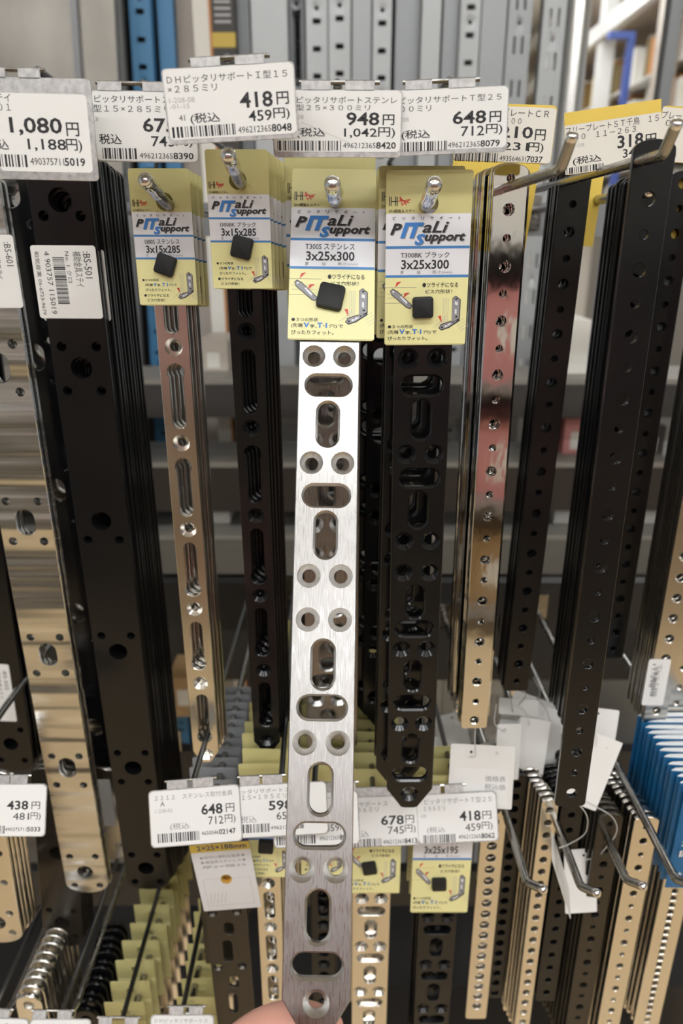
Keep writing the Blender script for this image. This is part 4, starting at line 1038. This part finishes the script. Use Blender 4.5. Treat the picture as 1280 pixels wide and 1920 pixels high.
# lower row hooks
def lowhook(label, pts, D0, r=.0024, arm=None):
    h = W(*pts[0], D0).z
    P = []
    for (px, py) in pts:
        d = ray(px, py); P.append(CAM+d*((h-CAM.z)/d.z))
    tip = P[-1]; P[-1] = P[-2]+(P[-2]-P[0]).normalized()*.004+Vector((.006, -.004, .004))
    return hook(label, [P[-1], P[-2], Vector((P[0].x, .60, h))], arm, r, 'cut')
lowhook('steel hook over the tan plate with large round holes, lower row', [(935, 1530), (988, 1655), (1003, 1668)], .345)
lowhook('steel hook in front of the hanging white tag, lower row', [(1055, 1585), (1088, 1662), (1103, 1672)], .335)
lowhook('steel hook over the dark bronze perforated plate, lower row', [(1148, 1590), (1174, 1650), (1198, 1660)], .333)
lowhook('steel hook over the long tan perforated plate, lower row', [(1210, 1530), (1266, 1648), (1284, 1660)], .335)
for key, px, lab in (('b0', -90, 'far left tag priced 438'), ('b1', 408, 'blister packed bracket'), ('b2', 502, 'narrow silver plates left of the held plate'), ('b3', 605, 'narrow black plates behind the held plate'), ('b4', 697, 'silver slotted plates'), ('b5', 826, 'black slotted plates under the 418 tag')):
    a = ARM[key]; x = W(px, 1600, .325).x
    if key == 'b0': a = None; zz_ = ARM[key].z
    else: zz_ = a.z
    hook('lower row hook carrying the '+lab, [Vector((x, .342 if key in ('b4', 'b5') else .316, zz_-.026)), Vector((x, .352 if key in ('b4', 'b5') else .33, zz_-.030)), Vector((x, .6, zz_-.030))], a, .0024, 'ball')

# bottom row: receding stacks seen from above, and their hooks
pc = thing('header_carded_plate', 'front yellow carded plate of the left receding row at the bottom', 'metal plate', Matrix.Translation((W(232, 1880, .325).x, .325, W(232, 1880, .325).z)))
b = MB('card_gold_shaded'); b.plate(rrect(-13, 13, -55, 0, 1), [dict(front=circ(0, -9, 3.2), mid=circ(0, -9, 3.2), d=.2)], .5, 0, 0); b.quad(-12.8, -54, 12.8, -17, -.05, 'card_yellow'); b.build('header_card', pc, smooth=0)
b = MB('satin_steel'); b.plate(rrect(-7.5, 7.5, -120, -30, 1), [rhole(0, -65, 2.3, 3, 4), rhole(0, -90, 2.3, 3, 4)], 2.5, 0, .3); b.v = [(p[0], p[1]+.7, p[2]) for p in b.v]; b.build('plate', pc)
b = MB('clip_black'); b.box(-4, 4, -3, -.1, -46, -38); b.build('plastic_button', pc, smooth=0)
for k in range(1, 11): dup(pc, shift(pc.matrix_world, J(.001), .0145*k, J(.001), J(.05)), 'yellow carded plate in the left receding row at the bottom, behind its front one', 'carded plates, bottom left row')
M2 = Matrix.Translation((W(368, 1870, .328).x, .328, W(368, 1870, .328).z))
dup(pc, M2, 'front yellow carded plate of the row beside the bronze plate at the bottom')
for k in range(1, 10): dup(pc, shift(M2, J(.001), .0125*k, J(.001), J(.05)), 'yellow carded plate in the row beside the bronze plate, behind its front one', 'carded plates, bottom centre row')
def edge_stack(label, glabel, grp, px, py, D, m, n, w, pitch):
    p = W(px, py, D); t = thing('support_stay', label, 'metal stay', Matrix.Translation(p))
    b = MB(m); b.plate(endshape(w, 120, 'round', 'flat', 2), [rhole(0, -w/2, 3.5, 2.6), rhole(0, -w/2-30, 3, 2.6)], 2.6, 0, .5); b.build('plate', t)
    for k in range(1, n): dup(t, shift(t.matrix_world, J(.0008), pitch*k, J(.001), J(.03)), glabel, grp)
edge_stack('front silver stay of the coil like stack at the bottom left', 'silver stay in the coil like stack at the bottom left', 'silver stays, bottom left', 50, 1868, .325, 'bright_steel', 10, 17, .0062)
edge_stack('front black stay of the rounded black stack at the bottom left', 'black stay in the rounded stack at the bottom left', 'black stays, bottom left', 158, 1895, .325, 'black_gloss', 12, 17, .0058)
for key, pts, lab in (('c1', [(0, 1872), (78, 1700)], 'coil like silver stays'), ('c2', [(100, 1890), (148, 1762)], 'rounded black stack'), ('c3', [(222, 1912), (272, 1700)], 'left yellow carded row'), ('c4', [(352, 1888), (396, 1740)], 'yellow carded row by the bronze plate')):
    a = ARM[key]; x = a.x
    hook('bottom row hook over the '+lab, [Vector((x, .318, a.z-.018)), Vector((x, .33, a.z-.022)), Vector((x, .6, a.z-.022))], a, .0024, 'ball')
    
# ------------------------------------------------------------------ blue packs
zp = W(1270, 1482, .332).z; xp = .1975
pk = thing('blue_pack', 'foremost blue pouch with white lettering at the lower right edge', 'pouch', Matrix.Translation((xp, .332, zp)))
def pouch():
    b = MB('pack_blue'); w, h = 44, 74; rows = [(0, .55), (-3, .9), (-12, 1), (-40, 1), (-66, .8), (-74, .12)]
    ring = []
    for z, k in rows:
        R = []
        for i in range(24):
            a = 2*math.pi*i/24; R.append((w/2+w/2*math.cos(a)*(1 if z > -66 else 1), 2.6*k*math.sin(a), z))
        ring.append(R)
    v = [p for R in ring for p in R]; f = []
    for i in range(len(rows)-1):
        for k in range(24): f.append((i*24+k, (i+1)*24+k, (i+1)*24+(k+1) % 24, i*24+(k+1) % 24))
    b.add(v, f, 0); b.add(ring[-1], [tuple(range(24))], 0)
    for k, (s, x0, z0, ww, hh) in enumerate((('8', 3.5, -9, 3.6, 8), ('8', 3.5, -18, 3.6, 8), ('AP-', 4, -30, 6, 2.4), ('木', 3, -34, 7, 5.5), ('曲', 3, -41, 7, 6), ('8', 8, -52, 6, 4), ('☆', 4, -58, 3, 5))):
        b.text(s, x0, z0, ww, hh, -2.75, 'label_white', .02)
    return b
pouch().build('pouch_body', pk, smooth=50)
b = MB('pack_white'); T = [(22+22*math.cos(2*math.pi*i/24), 1.5*math.sin(2*math.pi*i/24), .05) for i in range(24)]
b.add(T+[(22+20*math.cos(2*math.pi*i/24), .9*math.sin(2*math.pi*i/24), 1.6) for i in range(24)], [(i, (i+1) % 24, 24+(i+1) % 24, 24+i) for i in range(24)]+[tuple(range(24, 48))], 0); b.build('white_top', pk, smooth=50)
for k in range(1, 13): dup(pk, shift(pk.matrix_world, J(.0006), .0058*k, J(.0008), J(.02)), 'blue pouch with white top in the row behind the foremost blue one', 'blue pouches in a row')
hook('hook carrying the row of blue pouches at the lower right edge', [Vector((xp+.02, .318, zp-.004)), Vector((xp+.02, .45, zp-.004))], None, .0022, 'cut')

# ------------------------------------------------------------------ white string tags
def string_tag(label, cx, cy, w, h, D, roll, yaw=0, pitch=-.32, hole=((.3, .1),), loop=None, printed=None, ry=True):
    p = W(cx, cy, D); k = proj(p)[2]/F_PX*1000
    w, h = w*k*1.12, h*k*1.15
    M = Matrix.Translation(p) @ Matrix.Rotation(yaw, 4, 'Z') @ Matrix.Rotation(pitch, 4, 'X') @ Matrix.Rotation(math.radians(roll), 4, 'Y')
    t = thing('string_tag', label, 'tag', M)
    H = [dict(front=circ((u-.5)*w, (.5-v)*h, .9, 12), mid=circ((u-.5)*w, (.5-v)*h, .9, 12), d=.1) for u, v in hole]
    b = MB('tag_white'); b.plate(rrect(-w/2, w/2, -h/2, h/2, .8), H, .35, 0, 0)
    if printed:
        b.quad(-w*.42, -h*.45, w*.42, h*.12, -.04, 'label_white')
        for i, s in enumerate(printed): b.text(s, w*.06, h*.02-i*h*.13, w*.32, h*.09, -.08, 'ink_grey')
    b.build('card', t, smooth=0)
    if loop:
        Mi = M.inverted(); P = [Mi @ W(x, y, d) * 1000 for x, y, d in loop]
        b = MB('nylon'); b.tube(bend(P, 5, .5), .35, 0, 8); b.build('loop', t)
    return t
string_tag('largest white string tag with two holes below the chrome plate', 902, 1456, 108, 104, .345, 3, hole=((.32, .12), (.72, .12)), loop=[(893, 1345, .36), (889, 1390, .352), (893, 1420, .347), (880, 1418, .346)], printed=('価格表', '税込価'))
string_tag('white string tag at the left, half behind the wide black plate tip', 826, 1428, 48, 78, .40, 14, .2, loop=[(850, 1330, .42), (858, 1390, .41), (828, 1400, .402)])
string_tag('narrow white string tag right of the largest one', 952, 1410, 44, 92, .375, 8, .25, loop=[(930, 1320, .385), (925, 1360, .38), (948, 1372, .376)])
string_tag('white string tag with a torn looking corner left of the foremost black plate', 996, 1402, 50, 96, .385, 6, -.1, loop=[(960, 1320, .39), (985, 1330, .39), (992, 1362, .386)])
string_tag('white string tag lying flat, topmost of the bundle', 972, 1326, 66, 26, .41, 4, 0, -.5, hole=((.5, .5),), loop=[(968, 1290, .40), (990, 1300, .405), (972, 1322, .408)])
string_tag('white string tag close to the edge of the foremost black plate', 1034, 1412, 40, 92, .40, 2, .3, loop=[(1010, 1310, .40), (1030, 1340, .40), (1030, 1370, .40)])
string_tag('white string tag behind the topmost one, right side', 1030, 1345, 60, 30, .42, 16, 0, -.4, hole=((.3, .4),))
string_tag('tilted long white string tag right of the foremost black plate', 1112, 1446, 60, 120, .345, 24, .1, hole=((.6, .14),), loop=[(1098, 1340, .36), (1120, 1380, .35), (1118, 1400, .346)])
string_tag('wide white string tag between the narrow one and the torn corner one', 972, 1388, 74, 84, .41, 10, -.15, hole=((.4, .12),), loop=[(955, 1300, .40), (962, 1340, .41), (968, 1352, .41)])
string_tag('white string tag low behind the largest one, next to a steel hook', 938, 1440, 60, 90, .40, -6, .1, hole=((.4, .12),))
string_tag('pale string tag deep between the chrome and black plate ends', 1000, 1330, 80, 40, .44, 20, .0, -.3, hole=((.4, .3),), loop=[(1000, 1270, .42), (1015, 1300, .43), (1000, 1322, .439)])
string_tag('pale string tag left of the chrome plate end', 846, 1372, 56, 60, .43, -10, .1, hole=((.6, .12),), loop=[(868, 1310, .43), (860, 1330, .43), (850, 1350, .43)])
string_tag('white string tag behind the tilted long one', 1126, 1380, 52, 90, .38, 10, .1)
string_tag('white string tag hanging behind a steel hook, lower right', 1088, 1652, 54, 106, .345, -1, .05, hole=((.62, .1),), loop=[(1088, 1498, .33), (1150, 1530, .335), (1160, 1560, .338), (1120, 1608, .343), (1098, 1612, .3445)])
string_tag('white string tag seen edge on beside the lower steel hook', 1052, 1640, 60, 130, .332, -4, 1.3, loop=[(1070, 1492, .30), (1104, 1530, .315), (1098, 1566, .325), (1062, 1585, .331), (1048, 1590, .332)])

# ------------------------------------------------------------------ the hand that holds the silver plate
def hand():
    K = lambda px, py, z: WA(px, py, z)
    pts = {}; edges = []; rad = []; order = []
    def chain(name, seq, root=None):
        prev = root
        for i, (p, r) in enumerate(seq):
            order.append(p); rad.append(r); idx = len(order)-1
            if prev is not None: edges.append((prev, idx))
            prev = idx
        return prev
    palm = len(order); chain('wrist', [(K(180, 2340, .235), .026)])
    a = chain('palm', [(K(250, 2230, .245), .029), (K(300, 2160, .258), .022)], 0)
    # index finger behind the plate: knuckle, middle joint, end joint, tip
    chain('index', [(K(340, 2090, .275), .0115), (K(420, 1992, .2785), .0098), (K(500, 1929, .2735), .0094), (K(565, 1914, .2712), .0089), (K(612, 1933, .2712), .0082), (K(640, 1948, .2712), .0062)], 2)
    # thumb in front of the plate, below the frame
    chain('thumb', [(K(340, 2200, .228), .0135), (K(440, 2120, .225), .0115), (K(530, 2040, .2365), .0105), (K(580, 2005, .2455), .0092), (K(600, 1992, .2468), .0065)], 1)
    for n, (dx, dz) in enumerate(((30, .012), (18, .026), (-10, .038))):
        chain('finger', [(K(340+dx, 2130+30*n, .27+dz), .011), (K(450+dx, 2060+34*n, .283+dz), .0098), (K(540+dx, 2050+36*n, .279+dz), .009), (K(580+dx, 2085+36*n, .266+dz*.8), .0085), (K(560+dx, 2120+36*n, .258+dz*.7), .007)], 2)
    chain('forearm', [(K(60, 2560, .20), .027), (K(-160, 2900, .14), .036)], 0)
    me = bpy.data.meshes.new('hand'); me.from_pydata([tuple(p) for p in order], edges, [])
    o = bpy.data.objects.new('hand', me); COL.objects.link(o)
    md = o.modifiers.new('skin', 'SKIN'); md.use_smooth_shade = True
    sk = me.skin_vertices[0].data
    for i, r in enumerate(rad): sk[i].radius = (r, r)
    sk[0].use_root = True
    sd = o.modifiers.new('sub', 'SUBSURF'); sd.levels = 2; sd.render_levels = 2
    dg = bpy.context.evaluated_depsgraph_get(); dg.update()
    ev = o.evaluated_get(dg); nm = bpy.data.meshes.new_from_object(ev)
    bpy.data.objects.remove(o)
    nm.materials.clear(); nm.materials.append(MATS['skin'])
    t = thing('person', 'hand of a person pinching the bottom tip of the silver plate', 'person', Matrix.Translation(order[0]))
    h = bpy.data.objects.new('hand', nm); COL.objects.link(h); h.parent = t; h.matrix_parent_inverse = t.matrix_world.inverted()
    b = MB('nail'); c = WA(588, 1996, .2385); 
    b.add([tuple(c+RT*x*.0055+UP*y*.006-FW*(.0012*(1-x*x))) for x in (-1, -.5, 0, .5, 1) for y in (-1, 0, 1)], [(i*3+j, (i+1)*3+j, (i+1)*3+j+1, i*3+j+1) for i in range(4) for j in range(2)], 0)
    n = b.build('thumbnail', None, 1, 40); n.parent = t; n.matrix_parent_inverse = t.matrix_world.inverted()
hand()
bpy.context.view_layer.update()
